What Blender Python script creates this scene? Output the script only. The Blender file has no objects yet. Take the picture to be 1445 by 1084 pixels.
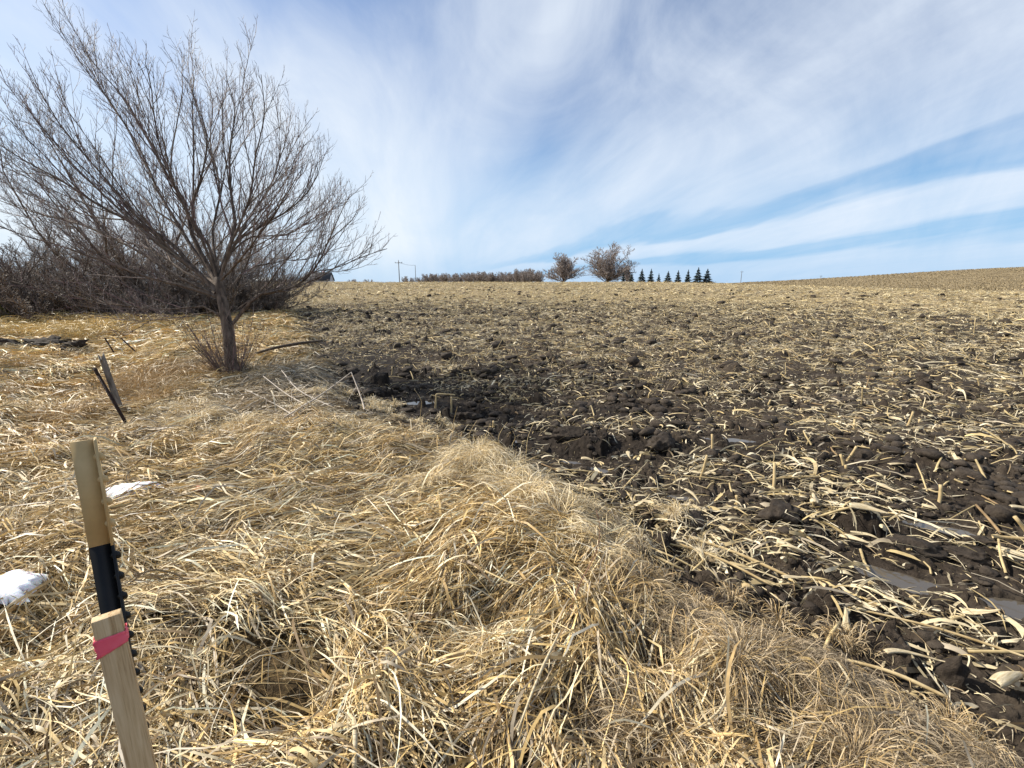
import bpy, math, random
import numpy as np
from mathutils import Vector, Matrix

R = math.radians
rng = np.random.default_rng(11)
random.seed(11)
scn = bpy.context.scene
col = scn.collection

# ------------------------------------------------------------------ camera
EYE = 1.55
cam_d = bpy.data.cameras.new('camera')
cam = bpy.data.objects.new('camera', cam_d)
col.objects.link(cam)
cam.location = (0, 0, EYE)
cam.rotation_euler = (R(90 - 12.5), 0, 0)
cam_d.sensor_width = 36
cam_d.lens = 36 * 635 / 1445
cam_d.clip_start = 0.02
cam_d.clip_end = 6000
scn.camera = cam

# ------------------------------------------------------------------ sky and sun
SUN_EL, SUN_AZ = 40.0, -72.0          # azimuth clockwise from +Y (view direction)
world = bpy.data.worlds.new('World')
scn.world = world
world.use_nodes = True
wn, wl = world.node_tree.nodes, world.node_tree.links
for n in list(wn):
    wn.remove(n)


def mk(nodes, links):
    """tiny node helper: N(type, {input: value or socket}, attr=...) -> node"""
    def N(t, ins=None, **kw):
        n = nodes.new(t)
        for k, v in kw.items():
            setattr(n, k, v)
        for k, v in (ins or {}).items():
            s = n.inputs[k]
            if isinstance(v, bpy.types.NodeSocket):
                links.new(v, s)
            else:
                s.default_value = v
        return n
    return N


def mathn(N, op, a, b=0.0, clamp=False):
    return N('ShaderNodeMath', {0: a, 1: b}, operation=op, use_clamp=clamp).outputs[0]


def ramp(N, fac, stops, interp='LINEAR'):
    n = N('ShaderNodeValToRGB', {0: fac})
    cr = n.color_ramp
    cr.interpolation = interp
    while len(cr.elements) < len(stops):
        cr.elements.new(1.0)
    for e, (p, c) in zip(cr.elements, stops):
        e.position = p
        e.color = (c, c, c, 1) if isinstance(c, (int, float)) else (*c, 1)
    return n.outputs[0]


N = mk(wn, wl)
sky = N('ShaderNodeTexSky', sky_type='NISHITA', sun_disc=False)
sky.sun_elevation = R(SUN_EL)
sky.sun_rotation = R(SUN_AZ % 360)
sky.air_density = 1.0
sky.dust_density = 0.6
sky.ozone_density = 1.6
tc = N('ShaderNodeTexCoord').outputs['Generated']
az = R(-12.1)                          # the cirrus bands all run towards this bearing
du = N('ShaderNodeVectorMath', {0: tc, 1: (math.sin(az), math.cos(az), 0)}, operation='DOT_PRODUCT').outputs['Value']
dw = N('ShaderNodeVectorMath', {0: tc, 1: (math.cos(az), -math.sin(az), 0)}, operation='DOT_PRODUCT').outputs['Value']
dz = N('ShaderNodeSeparateXYZ', {0: tc}).outputs['Z']
zc = mathn(N, 'MAXIMUM', dz, 0.0)
alpha = N('ShaderNodeMath', {0: zc, 1: dw}, operation='ARCTAN2').outputs[0]      # 0 right .. pi left
zz = mathn(N, 'ADD', zc, 0.16)
pu = mathn(N, 'DIVIDE', du, zz)
pv = mathn(N, 'DIVIDE', dw, zz)
plane = N('ShaderNodeCombineXYZ', {0: mathn(N, 'MULTIPLY', pu, 0.35), 1: mathn(N, 'MULTIPLY', pv, 1.0), 2: 0.0}).outputs[0]
warp = N('ShaderNodeTexNoise', {'Vector': plane, 'Scale': 1.1, 'Detail': 4.0, 'Roughness': 0.5}).outputs['Fac']
fine = N('ShaderNodeTexNoise', {'Vector': N('ShaderNodeCombineXYZ', {0: mathn(N, 'MULTIPLY', pu, 0.5), 1: mathn(N, 'MULTIPLY', pv, 1.9), 2: 3.1}).outputs[0],
                               'Scale': 1.6, 'Detail': 9.0, 'Roughness': 0.62, 'Distortion': 0.7}).outputs['Fac']
soft = N('ShaderNodeTexNoise', {'Vector': tc, 'Scale': 3.0, 'Detail': 6.0, 'Roughness': 0.6, 'Distortion': 1.0}).outputs['Fac']
an = mathn(N, 'DIVIDE', alpha, math.pi)
wamp = mathn(N, 'MULTIPLY', mathn(N, 'MINIMUM', an, 0.4), 1.15)
an2 = mathn(N, 'ADD', an, mathn(N, 'MULTIPLY', mathn(N, 'SUBTRACT', warp, 0.5), wamp))
D = 1 / 180.0
bands0 = ramp(N, an2, [(0.0, .70), (4.0 * D, .62), (4.9 * D, .12), (6.3 * D, .16), (7.3 * D, .66), (9.6 * D, .70), (10.9 * D, .10), (12.8 * D, .20), (14.5 * D, .55),
                      (22 * D, .66), (38 * D, .50), (48 * D, .36), (58 * D, .56), (68 * D, .46), (80 * D, .16), (98 * D, -.0), (114 * D, .02), (128 * D, .36), (145 * D, .62), (1.0, .88)], 'EASE')
# the bands melt into one veil where they run together, low over the field to the left of centre
lowl = N('ShaderNodeVectorMath', {0: tc, 1: (math.sin(R(-19)) * math.cos(R(7)), math.cos(R(-19)) * math.cos(R(7)), math.sin(R(7)))}, operation='DOT_PRODUCT').outputs['Value']
vw = N('ShaderNodeMapRange', {0: lowl, 1: 0.91, 2: 0.992, 3: 0.0, 4: 1.0}, interpolation_type='SMOOTHSTEP').outputs[0]
bands = mathn(N, 'ADD', mathn(N, 'MULTIPLY', bands0, mathn(N, 'SUBTRACT', 1.0, vw)), mathn(N, 'MULTIPLY', vw, 0.72))
f1 = mathn(N, 'MULTIPLY', mathn(N, 'SUBTRACT', fine, 0.5), 0.48)
f2 = mathn(N, 'MULTIPLY', mathn(N, 'SUBTRACT', soft, 0.5), 1.0)
cloud = mathn(N, 'ADD', bands, mathn(N, 'ADD', f1, f2))
cloud = mathn(N, 'ADD', mathn(N, 'MULTIPLY', mathn(N, 'SUBTRACT', cloud, 0.42), 1.08), 0.46)
# clear strip right above the horizon
strip = N('ShaderNodeMapRange', {0: dz, 1: 0.0, 2: 0.085, 3: 0.55, 4: 1.0}, interpolation_type='SMOOTHSTEP').outputs[0]
cloud = mathn(N, 'MULTIPLY', cloud, strip, True)
SKYS = 0.078
cl_col = N('ShaderNodeMixRGB', {0: mathn(N, 'MULTIPLY', mathn(N, 'SUBTRACT', 1.0, an), 1.0), 1: (8.2, 8.8, 9.3, 1), 2: (7.4, 8.15, 9.2, 1)}).outputs[0]
lowf = N('ShaderNodeMapRange', {0: dz, 1: 0.0, 2: 0.36, 3: 0.92, 4: 0.0}, interpolation_type='SMOOTHSTEP').outputs[0]
skyt = N('ShaderNodeMixRGB', {0: 1.0, 1: sky.outputs[0], 2: (0.82, 0.99, 1.20, 1)}, blend_type='MULTIPLY').outputs[0]
skyc = N('ShaderNodeMixRGB', {0: lowf, 1: skyt, 2: (3.0, 5.4, 8.2, 1)}).outputs[0]
mixs = N('ShaderNodeMixRGB', {0: mathn(N, 'MULTIPLY', cloud, 0.92), 1: skyc, 2: cl_col})
bg = N('ShaderNodeBackground', {0: mixs.outputs[0], 1: SKYS})
out = N('ShaderNodeOutputWorld')
wl.new(bg.outputs[0], out.inputs[0])

sun_d = bpy.data.lights.new('sun', 'SUN')
sun_d.energy = 5.0
sun_d.angle = R(0.6)
sun_d.color = (1.0, 0.94, 0.83)
sun = bpy.data.objects.new('sun', sun_d)
col.objects.link(sun)
sdir = Vector((math.cos(R(SUN_EL)) * math.sin(R(SUN_AZ)), math.cos(R(SUN_EL)) * math.cos(R(SUN_AZ)), math.sin(R(SUN_EL))))
sun.rotation_euler = (-sdir).to_track_quat('-Z', 'Y').to_euler()
scn.view_settings.view_transform = 'Standard'
scn.view_settings.look = 'None'
scn.view_settings.gamma = 1.0
scn.view_settings.exposure = 0.52
scn.cycles.max_bounces = 5
scn.cycles.diffuse_bounces = 3
scn.cycles.transparent_max_bounces = 4


# ------------------------------------------------------------------ noise
def hsh(ix, iy, seed):
    h = (ix.astype(np.int64) * 374761393 + iy.astype(np.int64) * 668265263 + seed * 974634777) & 0xFFFFFFFF
    h = ((h ^ (h >> 13)) * 1274126177) & 0xFFFFFFFF
    h = ((h ^ (h >> 16)) * 2246822519) & 0xFFFFFFFF
    return ((h ^ (h >> 15)) & 0xFFFFFF) / float(0xFFFFFF)


def vn(x, y, s, seed=0):
    x = x / s
    y = y / s
    ix, iy = np.floor(x), np.floor(y)
    fx, fy = x - ix, y - iy
    fx = fx * fx * fx * (fx * (fx * 6 - 15) + 10)
    fy = fy * fy * fy * (fy * (fy * 6 - 15) + 10)
    a, b = hsh(ix, iy, seed), hsh(ix + 1, iy, seed)
    c, d = hsh(ix, iy + 1, seed), hsh(ix + 1, iy + 1, seed)
    return ((a + (b - a) * fx) * (1 - fy) + (c + (d - c) * fx) * fy) * 2 - 1


def fbm(x, y, s, octv=3, seed=0):
    t, a = 0, 1.0
    for k in range(octv):
        t = t + a * vn(x + 17.3 * k, y - 9.1 * k, s / 2.07 ** k, seed + k)
        a *= 0.5
    return t / (2 - 0.5 ** (octv - 1))


def clods(x, y, s, seed=0):
    """rounded lumps of random height, 0..1"""
    X, Y = x / s, y / s
    ix, iy = np.floor(X), np.floor(Y)
    best = np.zeros_like(X)
    for dx in (-1, 0, 1):
        for dy in (-1, 0, 1):
            cx, cy = ix + dx, iy + dy
            px = cx + hsh(cx, cy, seed)
            py = cy + hsh(cx, cy, seed + 5)
            rr = 0.45 + 0.5 * hsh(cx, cy, seed + 9)
            hh = 0.25 + 0.75 * hsh(cx, cy, seed + 13)
            q = 1 - ((X - px) ** 2 + (Y - py) ** 2) / rr ** 2
    best = np.maximum(best, np.sqrt(np.maximum(q, 0)) * hh * (1 + 1.3 * (X - px) * (hsh(cx, cy, seed + 17) * 2 - 1) + 1.3 * (Y - py) * (hsh(cx, cy, seed + 19) * 2 - 1)))
    return best


def ss(a, b, x):
    t = np.clip((x - a) / (b - a), 0, 1)
    return t * t * (3 - 2 * t)


# ------------------------------------------------------------------ land form
BY = [-50, 0, 1.22, 1.73, 2.18, 2.9, 3.81, 4.85, 6.16, 9.15, 14.67, 26, 43, 90, 3000]
BX = [6, 2.0, 1.47, 1.10, .84, .40, -.22, -1.18, -2.40, -3.95, -6.9, -12.8, -22.5, -48, -48]


def field_d(x, y):
    """metres into the ploughed field (negative = grass)"""
    return (x - np.interp(y, BY, BX)) * 0.8 + 0.36 * fbm(x, y, 0.75, 4, 51) + 0.25 * fbm(x, y, 2.5, 2, 57)


#          x      y     a     b    rot
PUDDLES = [(-1.30, 6.15, .27, .17, 0.1), (0.80, 3.82, .17, .09, -0.5), (0.55, 4.02, .12, .06, -0.3), (2.28, 4.56, .36, .12, -0.25), (1.36, 3.32, .15, .08, -0.3),
           (2.95, 2.78, .30, .11, -0.55), (2.28, 2.27, .34, .14, -0.62), (2.70, 1.98, .30, .15, -0.45), (0.0, 4.62, .20, .07, -0.3), (3.85, 4.07, .28, .10, -0.2),
           (4.6, 3.55, .30, .10, -0.5)]


def H_macro(x, y):
    # gentle rise to the crest of the near field; the crest stands lower towards the right
    amp = 1.93 + (0.55 - 1.93) * ss(26, 66, x)
    yc = 84 + (50 - 84) * ss(26, 66, x)
    t = np.clip(y / yc, 0, 1)
    rise = amp * (t ** 1.35)
    back = ss(1.0, 1.9, y / yc)
    near = rise * (1 - back) + 0.35 * back
    left = ss(-150, -40, x)
    near = near * left
    hill = 8.4 * np.exp(-((x - 235) ** 2) / 112 ** 2 - ((y - 190) ** 2) / 62 ** 2)
    # shallow drop of the old fence line and the ditch on the left
    ditch = -0.16 * np.exp(-((x + 0.9 * y + 0.1) / 1.5) ** 2) * ss(2.5, 5, y) * ss(14, 9, y) * ss(0, -1.5, x)
    return near + hill + ditch - 0.02 + 0.05 * fbm(x, y, 6.0, 2, 3) * ss(2, 8, np.hypot(x, y))


P_Z = []
PUDDLES = [(x_, y_, a_ * .85, b_ * .72, r_) for (x_, y_, a_, b_, r_) in PUDDLES]


HOLLOWS = [(-.74, 1.35, .20, .12), (.62, 1.61, .17, .12), (-.07, 1.77, .17, .10), (-2.03, 1.65, .22, .10), (-1.16, 2.32, .14, .07), (-1.4, 4.2, .25, .10), (.25, 1.25, .12, .08), (-.35, 2.6, .15, .06), (-3.2, 3.9, .22, .09), (1.0, 1.35, .12, .08), (-1.9, 2.9, .14, .06), (.35, 2.15, .10, .06)]


def hollow(x, y):
    m_ = np.zeros(np.shape(x))
    for (hx, hy, hr, hd) in HOLLOWS:
        m_ = np.maximum(m_, np.exp(-(((x - hx) / hr) ** 2 + ((y - hy) / (hr * .7)) ** 2)) * hd)
    return m_


def H(x, y, fine=True):
    x = np.asarray(x, float)
    y = np.asarray(y, float)
    r = np.hypot(x, y)
    f = ss(-0.12, 0.22, field_d(x, y))
    base = H_macro(x, y)
    far = ss(170, 60, r)
    g = -hollow(x, y) + (0.10 * fbm(x, y, 1.15, 3, 21) + 0.07 * np.abs(fbm(x + 0.7 * y, y, 0.55, 2, 25)) + 0.045 * fbm(x, y, 0.26, 2, 27)) * (1 - ss(25, 60, r))
    s = 0.085 * fbm(x, y, 1.5, 3, 31) + 0.11 * (clods(x + .05 * vn(x, y, .2, 9), y, 0.42, 41) - 0.35) + 0.09 * (clods(x + .1 * vn(x, y, .3, 10), y, 0.95, 39) - .35)
    s = s + 0.06 * (fbm(x * 0.9 + y * 0.25, y, 0.8, 2, 35)) * ss(9, 20, r)
    s = s + 0.16 * np.maximum(fbm(x, y, 2.6, 2, 37) - 0.28, 0) * ss(6, 14, r)
    # pull the field down a little just beyond the grass edge
    s = s - 0.015 * ss(-0.1, 0.5, field_d(x, y)) * ss(2.2, 0.6, field_d(x, y))
    if fine:
        w1 = 0.35 + 0.65 * ss(-0.3, 0.3, vn(x, y, 0.9, 71))
        s = s + w1 * (0.10 * clods(x + .02 * vn(x, y, .05, 2), y + .02 * vn(x, y, .05, 4), 0.20, 43) + 0.055 * clods(x + .015 * vn(x, y, .06, 8), y, 0.105, 45)) * ss(60, 20, r)
        nr = ss(14, 5, r)
        s = s + nr * (0.034 * clods(x + .01 * vn(x, y, .03, 6), y + .01 * vn(x, y, .03, 7), 0.052, 47) * (0.5 + vn(x, y, .3, 46)) + 0.014 * clods(x, y, 0.024, 49) + 0.012 * fbm(x, y, 0.03, 2, 50) + 0.022 * (0.5 - np.abs(fbm(x, y, 0.085, 3, 53))))
    h = base + g * (1 - f) + 1.3 * s * f * far
    for k, (px, py, a, b, ro) in enumerate(PUDDLES):
        if k >= len(P_Z):
            continue
        dx, dy = x - px, y - py
        u = (dx * math.cos(ro) + dy * math.sin(ro)) / a
        v = (-dx * math.sin(ro) + dy * math.cos(ro)) / b
        e = np.sqrt(u * u + v * v) + 0.26 * fbm(x, y, 0.13, 3, 61 + k)
        rim = ss(2.1, 1.32, e)
        h = np.where(e < 2.1, np.maximum(h, h * (1 - rim) + (P_Z[k] + 0.012) * rim), h)
        w = ss(1.05, 0.75, e)
        h = h * (1 - w) + (P_Z[k] - 0.03 + 0.012 * fbm(x, y, .07, 2, 77)) * w
    return h


for (px, py, a, b, ro) in list(PUDDLES):
    aa = np.linspace(0, 6.28, 24)
    zz_ = H(px + np.cos(aa) * a * 1.2, py + np.sin(aa) * a * 1.2, False)
    P_Z.append(float(np.percentile(zz_, 62 if py > 3 else 45)))


class Grid:
    def __init__(s, x0, x1, y0, y1, st):
        s.x0, s.y0, s.st = x0, y0, st
        xs = np.arange(x0, x1 + st, st)
        ys = np.arange(y0, y1 + st, st)
        s.nx, s.ny = len(xs), len(ys)
        X, Y = np.meshgrid(xs, ys)
        s.a = H(X.ravel(), Y.ravel()).reshape(X.shape)
        s.x1, s.y1 = x1, y1

    def __call__(s, x, y):
        u = np.clip((x - s.x0) / s.st, 0, s.nx - 1.001)
        v = np.clip((y - s.y0) / s.st, 0, s.ny - 1.001)
        i, j = u.astype(int), v.astype(int)
        fu, fv = u - i, v - j
        A = s.a
        return (A[j, i] * (1 - fu) + A[j, i + 1] * fu) * (1 - fv) + (A[j + 1, i] * (1 - fu) + A[j + 1, i + 1] * fu) * fv


G1 = Grid(-12, 12, -2, 11, 0.03)
G2 = Grid(-75, 75, -3, 62, 0.14)


def HG(x, y):
    x = np.asarray(x, float)
    y = np.asarray(y, float)
    near = (np.abs(x) < 11.9) & (y > -1.9) & (y < 10.9)
    o = G2(x, y)
    o = np.where(near, G1(x, y), o)
    farm = (np.abs(x) > 74) | (y > 61)
    if farm.any():
        o = o.copy()
        o[farm] = H(x[farm], y[farm])
    return o


def hz(x, y):
    return float(HG(np.array([x]), np.array([y]))[0])


# ------------------------------------------------------------------ mesh helpers
def mesh_np(name, V, F, mat, cols=None, smooth=False, attrs=None, link=True, parent=None):
    """V (n,3); F (m,k) with one k; cols (n,3) -> attribute 'tint'"""
    V = np.ascontiguousarray(V, np.float32)
    F = np.ascontiguousarray(F, np.int32)
    me = bpy.data.meshes.new(name)
    m, k = F.shape
    me.vertices.add(len(V))
    me.vertices.foreach_set('co', V.ravel())
    me.loops.add(m * k)
    me.loops.foreach_set('vertex_index', F.ravel())
    me.polygons.add(m)
    me.polygons.foreach_set('loop_start', np.arange(0, m * k, k, dtype=np.int32))
    if smooth:
        me.polygons.foreach_set('use_smooth', np.ones(m, bool))
    me.update(calc_edges=True)
    if cols is not None:
        at = me.color_attributes.new('tint', 'FLOAT_COLOR', 'POINT')
        c4 = np.ones((len(V), 4), np.float32)
        c4[:, :3] = cols
        at.data.foreach_set('color', c4.ravel())
    for an_, av in (attrs or {}).items():
        at = me.attributes.new(an_, 'FLOAT', 'POINT')
        at.data.foreach_set('value', np.ascontiguousarray(av, np.float32))
    if mat:
        me.materials.append(mat)
    o = bpy.data.objects.new(name, me)
    if link:
        col.objects.link(o)
    if parent:
        o.parent = parent
    return o


def tag(o, label=None, cat=None, group=None, kind=None):
    for k, v in (('label', label), ('category', cat), ('group', group), ('kind', kind)):
        if v:
            o[k] = v
    return o


def empty(name, loc, rz=0.0):
    o = bpy.data.objects.new(name, None)
    o.location = loc
    o.rotation_euler = (0, 0, rz)
    o.empty_display_size = 0.1
    col.objects.link(o)
    return o


def copy_tree(o, parent=None):
    c = o.copy()
    col.objects.link(c)
    c.parent = parent
    for ch in list(o.children):
        copy_tree(ch, c)
    return c


def norm(v):
    return v / np.maximum(np.linalg.norm(v, axis=-1, keepdims=True), 1e-9)


def tubes(lines, cap=True):
    """lines: list of (pts (K,3), radii (K), sides) -> V, F(quads), source index per vertex, position along per vertex"""
    groups = {}
    for i, (p, r, s) in enumerate(lines):
        groups.setdefault((len(p), s), []).append(i)
    Vs, Fs, src, along = [], [], [], []
    off = 0
    for (K, S), idx in groups.items():
        P = np.array([lines[i][0] for i in idx], float)
        Rr = np.array([lines[i][1] for i in idx], float)
        n = len(idx)
        T = np.gradient(P, axis=1)
        T = norm(T)
        main = norm(P[:, -1] - P[:, 0])
        ref = np.where(np.abs(main[:, 2:3]) < 0.8, np.array([[0, 0, 1.0]]), np.array([[1.0, 0, 0]]))[:, None, :]
        A = norm(np.cross(T, np.broadcast_to(ref, T.shape)))
        B = np.cross(T, A)
        ang = np.arange(S) * 2 * math.pi / S
        V = P[:, :, None, :] + Rr[:, :, None, None] * (A[:, :, None, :] * np.cos(ang)[None, None, :, None] + B[:, :, None, :] * np.sin(ang)[None, None, :, None])
        V = V.reshape(-1, 3)
        k = np.arange(K - 1)[:, None]
        a = np.arange(S)[None, :]
        q = np.stack([k * S + a, k * S + (a + 1) % S, (k + 1) * S + (a + 1) % S, (k + 1) * S + a], -1).reshape(-1, 4)
        F = (q[None] + (np.arange(n) * K * S)[:, None, None]).reshape(-1, 4) + off
        Vs.append(V)
        Fs.append(F)
        src.append(np.repeat(np.array(idx), K * S))
        along.append(np.tile(np.repeat(np.linspace(0, 1, K), S), n))
        off += len(V)
        if cap and S > 3:
            for e in (0, K - 1):
                base = (np.arange(n) * K * S)[:, None] + e * S + off - len(V)
                for j in range(1, S - 1, 2):
                    j2 = min(j + 2, S - 1) if j + 2 <= S - 1 else j + 1
                    Fs.append(np.stack([base[:, 0], base[:, 0] + j, base[:, 0] + j + 1, base[:, 0] + (j + 2 if j + 2 < S else 0)], -1) if j + 2 < S else
                              np.stack([base[:, 0], base[:, 0] + j, base[:, 0] + j + 1, base[:, 0] + j + 1], -1)[:0])
    return np.concatenate(Vs), np.concatenate(Fs), np.concatenate(src), np.concatenate(along)


def ribbons(P, side, W):
    """P (N,K,3), side (N,K,3), W (N,K) -> V, F"""
    n, K = W.shape
    L = P - side * W[..., None] * 0.5
    Rr = P + side * W[..., None] * 0.5
    V = np.stack([L, Rr], 2).reshape(-1, 3)
    k = np.arange(K - 1)
    q = np.stack([2 * k, 2 * k + 1, 2 * k + 3, 2 * k + 2], -1)
    F = (q[None] + (np.arange(n) * 2 * K)[:, None, None]).reshape(-1, 4)
    return V, F


# ------------------------------------------------------------------ materials
def material(name):
    m = bpy.data.materials.new(name)
    m.use_nodes = True
    nt = m.node_tree
    nt.nodes.clear()
    N = mk(nt.nodes, nt.links)
    o = N('ShaderNodeOutputMaterial')
    return m, nt, N, o


def fibre_mat(name, transl=0.25, rough=0.6, spec=0.25, gain=1.0, nscale=60):
    m, nt, N, o = material(name)
    at = N('ShaderNodeAttribute', attribute_name='tint')
    tcc = N('ShaderNodeTexCoord').outputs['Object']
    nz = N('ShaderNodeTexNoise', {'Vector': tcc, 'Scale': nscale, 'Detail': 3.0}).outputs['Fac']
    g = N('ShaderNodeMapRange', {0: nz, 1: 0.3, 2: 0.7, 3: 0.72 * gain, 4: 1.22 * gain}).outputs[0]
    c = N('ShaderNodeVectorMath', {0: at.outputs['Color'], 'Scale': g}, operation='SCALE').outputs[0]
    b = N('ShaderNodeBsdfPrincipled', {'Base Color': c, 'Roughness': rough, 'Specular IOR Level': spec})
    if transl > 0:
        t = N('ShaderNodeBsdfTranslucent', {'Color': c})
        mx = N('ShaderNodeMixShader', {0: transl, 1: b.outputs[0], 2: t.outputs[0]})
        nt.links.new(mx.outputs[0], o.inputs[0])
    else:
        nt.links.new(b.outputs[0], o.inputs[0])
    return m


def plain_mat(name, c1, c2, scale=20, rough=0.7, bump=0.0, stretch=(1, 1, 1), spec=0.3, detail=6.0, bscale=None, dist=0.01, lo=0.35, hi=0.65):
    m, nt, N, o = material(name)
    tcc = N('ShaderNodeTexCoord').outputs['Object']
    mp = N('ShaderNodeMapping', {'Vector': tcc, 'Scale': stretch}).outputs[0]
    nz = N('ShaderNodeTexNoise', {'Vector': mp, 'Scale': scale, 'Detail': detail, 'Roughness': 0.6}).outputs['Fac']
    c = ramp(N, nz, [(lo, c1), (hi, c2)])
    b = N('ShaderNodeBsdfPrincipled', {'Base Color': c, 'Roughness': rough, 'Specular IOR Level': spec})
    if bump:
        n2 = N('ShaderNodeTexNoise', {'Vector': mp, 'Scale': bscale or scale * 2, 'Detail': 6.0}).outputs['Fac']
        bp = N('ShaderNodeBump', {'Height': n2, 'Strength': bump, 'Distance': dist})
        nt.links.new(bp.outputs[0], b.inputs['Normal'])
    nt.links.new(b.outputs[0], o.inputs[0])
    return m


def soil_nodes(N, pos):
    big = N('ShaderNodeTexNoise', {'Vector': pos, 'Scale': 0.9, 'Detail': 4.0}).outputs['Fac']
    sm = N('ShaderNodeTexNoise', {'Vector': pos, 'Scale': 22.0, 'Detail': 8.0, 'Roughness': 0.65}).outputs['Fac']
    mixf = mathn(N, 'ADD', mathn(N, 'MULTIPLY', big, 0.45), mathn(N, 'MULTIPLY', sm, 0.55))
    return ramp(N, mixf, [(0.32, (0.018, 0.0135, 0.010)), (0.5, (0.048, 0.0365, 0.027)), (0.68, (0.098, 0.077, 0.056))]), sm


M = {}
# ground: soil / straw-strewn soil / matted grass base, chosen by real position attributes
m, nt, N, o = material('ground_soil')
pos = N('ShaderNodeTexCoord').outputs['Object']
soil, sm = soil_nodes(N, pos)
fa = N('ShaderNodeAttribute', attribute_name='field').outputs['Fac']
st = N('ShaderNodeAttribute', attribute_name='straw').outputs['Fac']
wet = N('ShaderNodeAttribute', attribute_name='wet').outputs['Fac']
hl = N('ShaderNodeAttribute', attribute_name='hill').outputs['Fac']
soilw = N('ShaderNodeMixRGB', {0: mathn(N, 'MULTIPLY', wet, 0.78), 1: soil, 2: (0.013, 0.0095, 0.007, 1)}).outputs[0]
chips = N('ShaderNodeTexNoise', {'Vector': pos, 'Scale': 2.2, 'Detail': 6.0, 'Roughness': 0.78}).outputs['Fac']
strawcol = ramp(N, N('ShaderNodeTexNoise', {'Vector': pos, 'Scale': 3.0, 'Detail': 5.0}).outputs['Fac'], [(0.3, (0.23, 0.17, 0.095)), (0.7, (0.38, 0.30, 0.18))])
thr = mathn(N, 'SUBTRACT', 0.78, mathn(N, 'MULTIPLY', st, 0.32))
sf = N('ShaderNodeMapRange', {0: chips, 1: mathn(N, 'SUBTRACT', thr, 0.03), 2: mathn(N, 'ADD', thr, 0.03), 3: 0.0, 4: 1.0}).outputs[0]
fieldc = N('ShaderNodeMixRGB', {0: mathn(N, 'MULTIPLY', sf, mathn(N, 'MULTIPLY', st, 1.0, True)), 1: soilw, 2: strawcol}).outputs[0]
rowv = N('ShaderNodeMapping', {'Vector': pos, 'Rotation': (0, 0, R(38)), 'Scale': (0.12, 1.1, 1)}).outputs[0]
rown = N('ShaderNodeTexNoise', {'Vector': rowv, 'Scale': 0.9, 'Detail': 6.0, 'Roughness': 0.7}).outputs['Fac']
hillc = ramp(N, rown, [(0.33, (0.085, 0.062, 0.036)), (0.48, (0.20, 0.15, 0.082)), (0.66, (0.34, 0.265, 0.15))])
fieldc = N('ShaderNodeMixRGB', {0: hl, 1: fieldc, 2: hillc}).outputs[0]
grassb = ramp(N, N('ShaderNodeTexNoise', {'Vector': pos, 'Scale': 14.0, 'Detail': 8.0, 'Roughness': 0.7}).outputs['Fac'],
              [(0.35, (0.035, 0.024, 0.013)), (0.55, (0.13, 0.09, 0.045)), (0.7, (0.26, 0.19, 0.10))])
cc = N('ShaderNodeMixRGB', {0: fa, 1: grassb, 2: fieldc}).outputs[0]
rg = N('ShaderNodeMapRange', {0: wet, 1: 0.0, 2: 1.0, 3: 0.9, 4: 0.75}).outputs[0]
bs = N('ShaderNodeBsdfPrincipled', {'Base Color': cc, 'Roughness': rg, 'Specular IOR Level': 0.12})
bn = N('ShaderNodeTexNoise', {'Vector': pos, 'Scale': 38.0, 'Detail': 8.0, 'Roughness': 0.7}).outputs['Fac']
bp = N('ShaderNodeBump', {'Height': bn, 'Strength': 1.0, 'Distance': 0.02})
nt.links.new(bp.outputs[0], bs.inputs['Normal'])
nt.links.new(bs.outputs[0], o.inputs[0])
M['ground'] = m
m, nt, N, o = material('clod_soil')
pos = N('ShaderNodeTexCoord').outputs['Object']
soil, sm = soil_nodes(N, pos)
bs = N('ShaderNodeBsdfPrincipled', {'Base Color': soil, 'Roughness': 0.85, 'Specular IOR Level': 0.22})
bn = N('ShaderNodeTexNoise', {'Vector': pos, 'Scale': 45.0, 'Detail': 8.0, 'Roughness': 0.7}).outputs['Fac']
bp = N('ShaderNodeBump', {'Height': bn, 'Strength': 1.0, 'Distance': 0.016})
nt.links.new(bp.outputs[0], bs.inputs['Normal'])
nt.links.new(bs.outputs[0], o.inputs[0])
M['clod'] = m
M['grass'] = fibre_mat('dry_grass', 0.12, 0.5, 0.4, 1.16, 25)
M['residue'] = fibre_mat('corn_residue', 0.15, 0.6, 0.3, 1.0, 18)
M['husk'] = plain_mat('husk', (0.40, 0.31, 0.17), (0.66, 0.56, 0.38), 14, 0.55, 0.5, (1, 9, 9), dist=0.004)
M['stalk'] = plain_mat('stalk', (0.36, 0.25, 0.11), (0.60, 0.47, 0.26), 12, 0.6, 0.3, (1, 1, .3))
M['bark'] = plain_mat('bark', (0.050, 0.036, 0.027), (0.20, 0.148, 0.110), 18, 0.85, 0.9, (1, 1, 0.25), bscale=30, dist=0.02)
M['twig'] = fibre_mat('twig', 0.0, 0.6, 0.3, 1.0, 8)
M['wood'] = None
m, nt, N, o = material('lath_wood')
pos = N('ShaderNodeTexCoord').outputs['Object']
mp = N('ShaderNodeMapping', {'Vector': pos, 'Scale': (1, 1, 0.045)}).outputs[0]
wv = N('ShaderNodeTexNoise', {'Vector': mp, 'Scale': 95.0, 'Detail': 3.0, 'Distortion': 1.5}).outputs['Fac']
fn = N('ShaderNodeTexNoise', {'Vector': mp, 'Scale': 500.0, 'Detail': 3.0}).outputs['Fac']
bl = N('ShaderNodeTexNoise', {'Vector': pos, 'Scale': 9.0, 'Detail': 3.0}).outputs['Fac']
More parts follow.
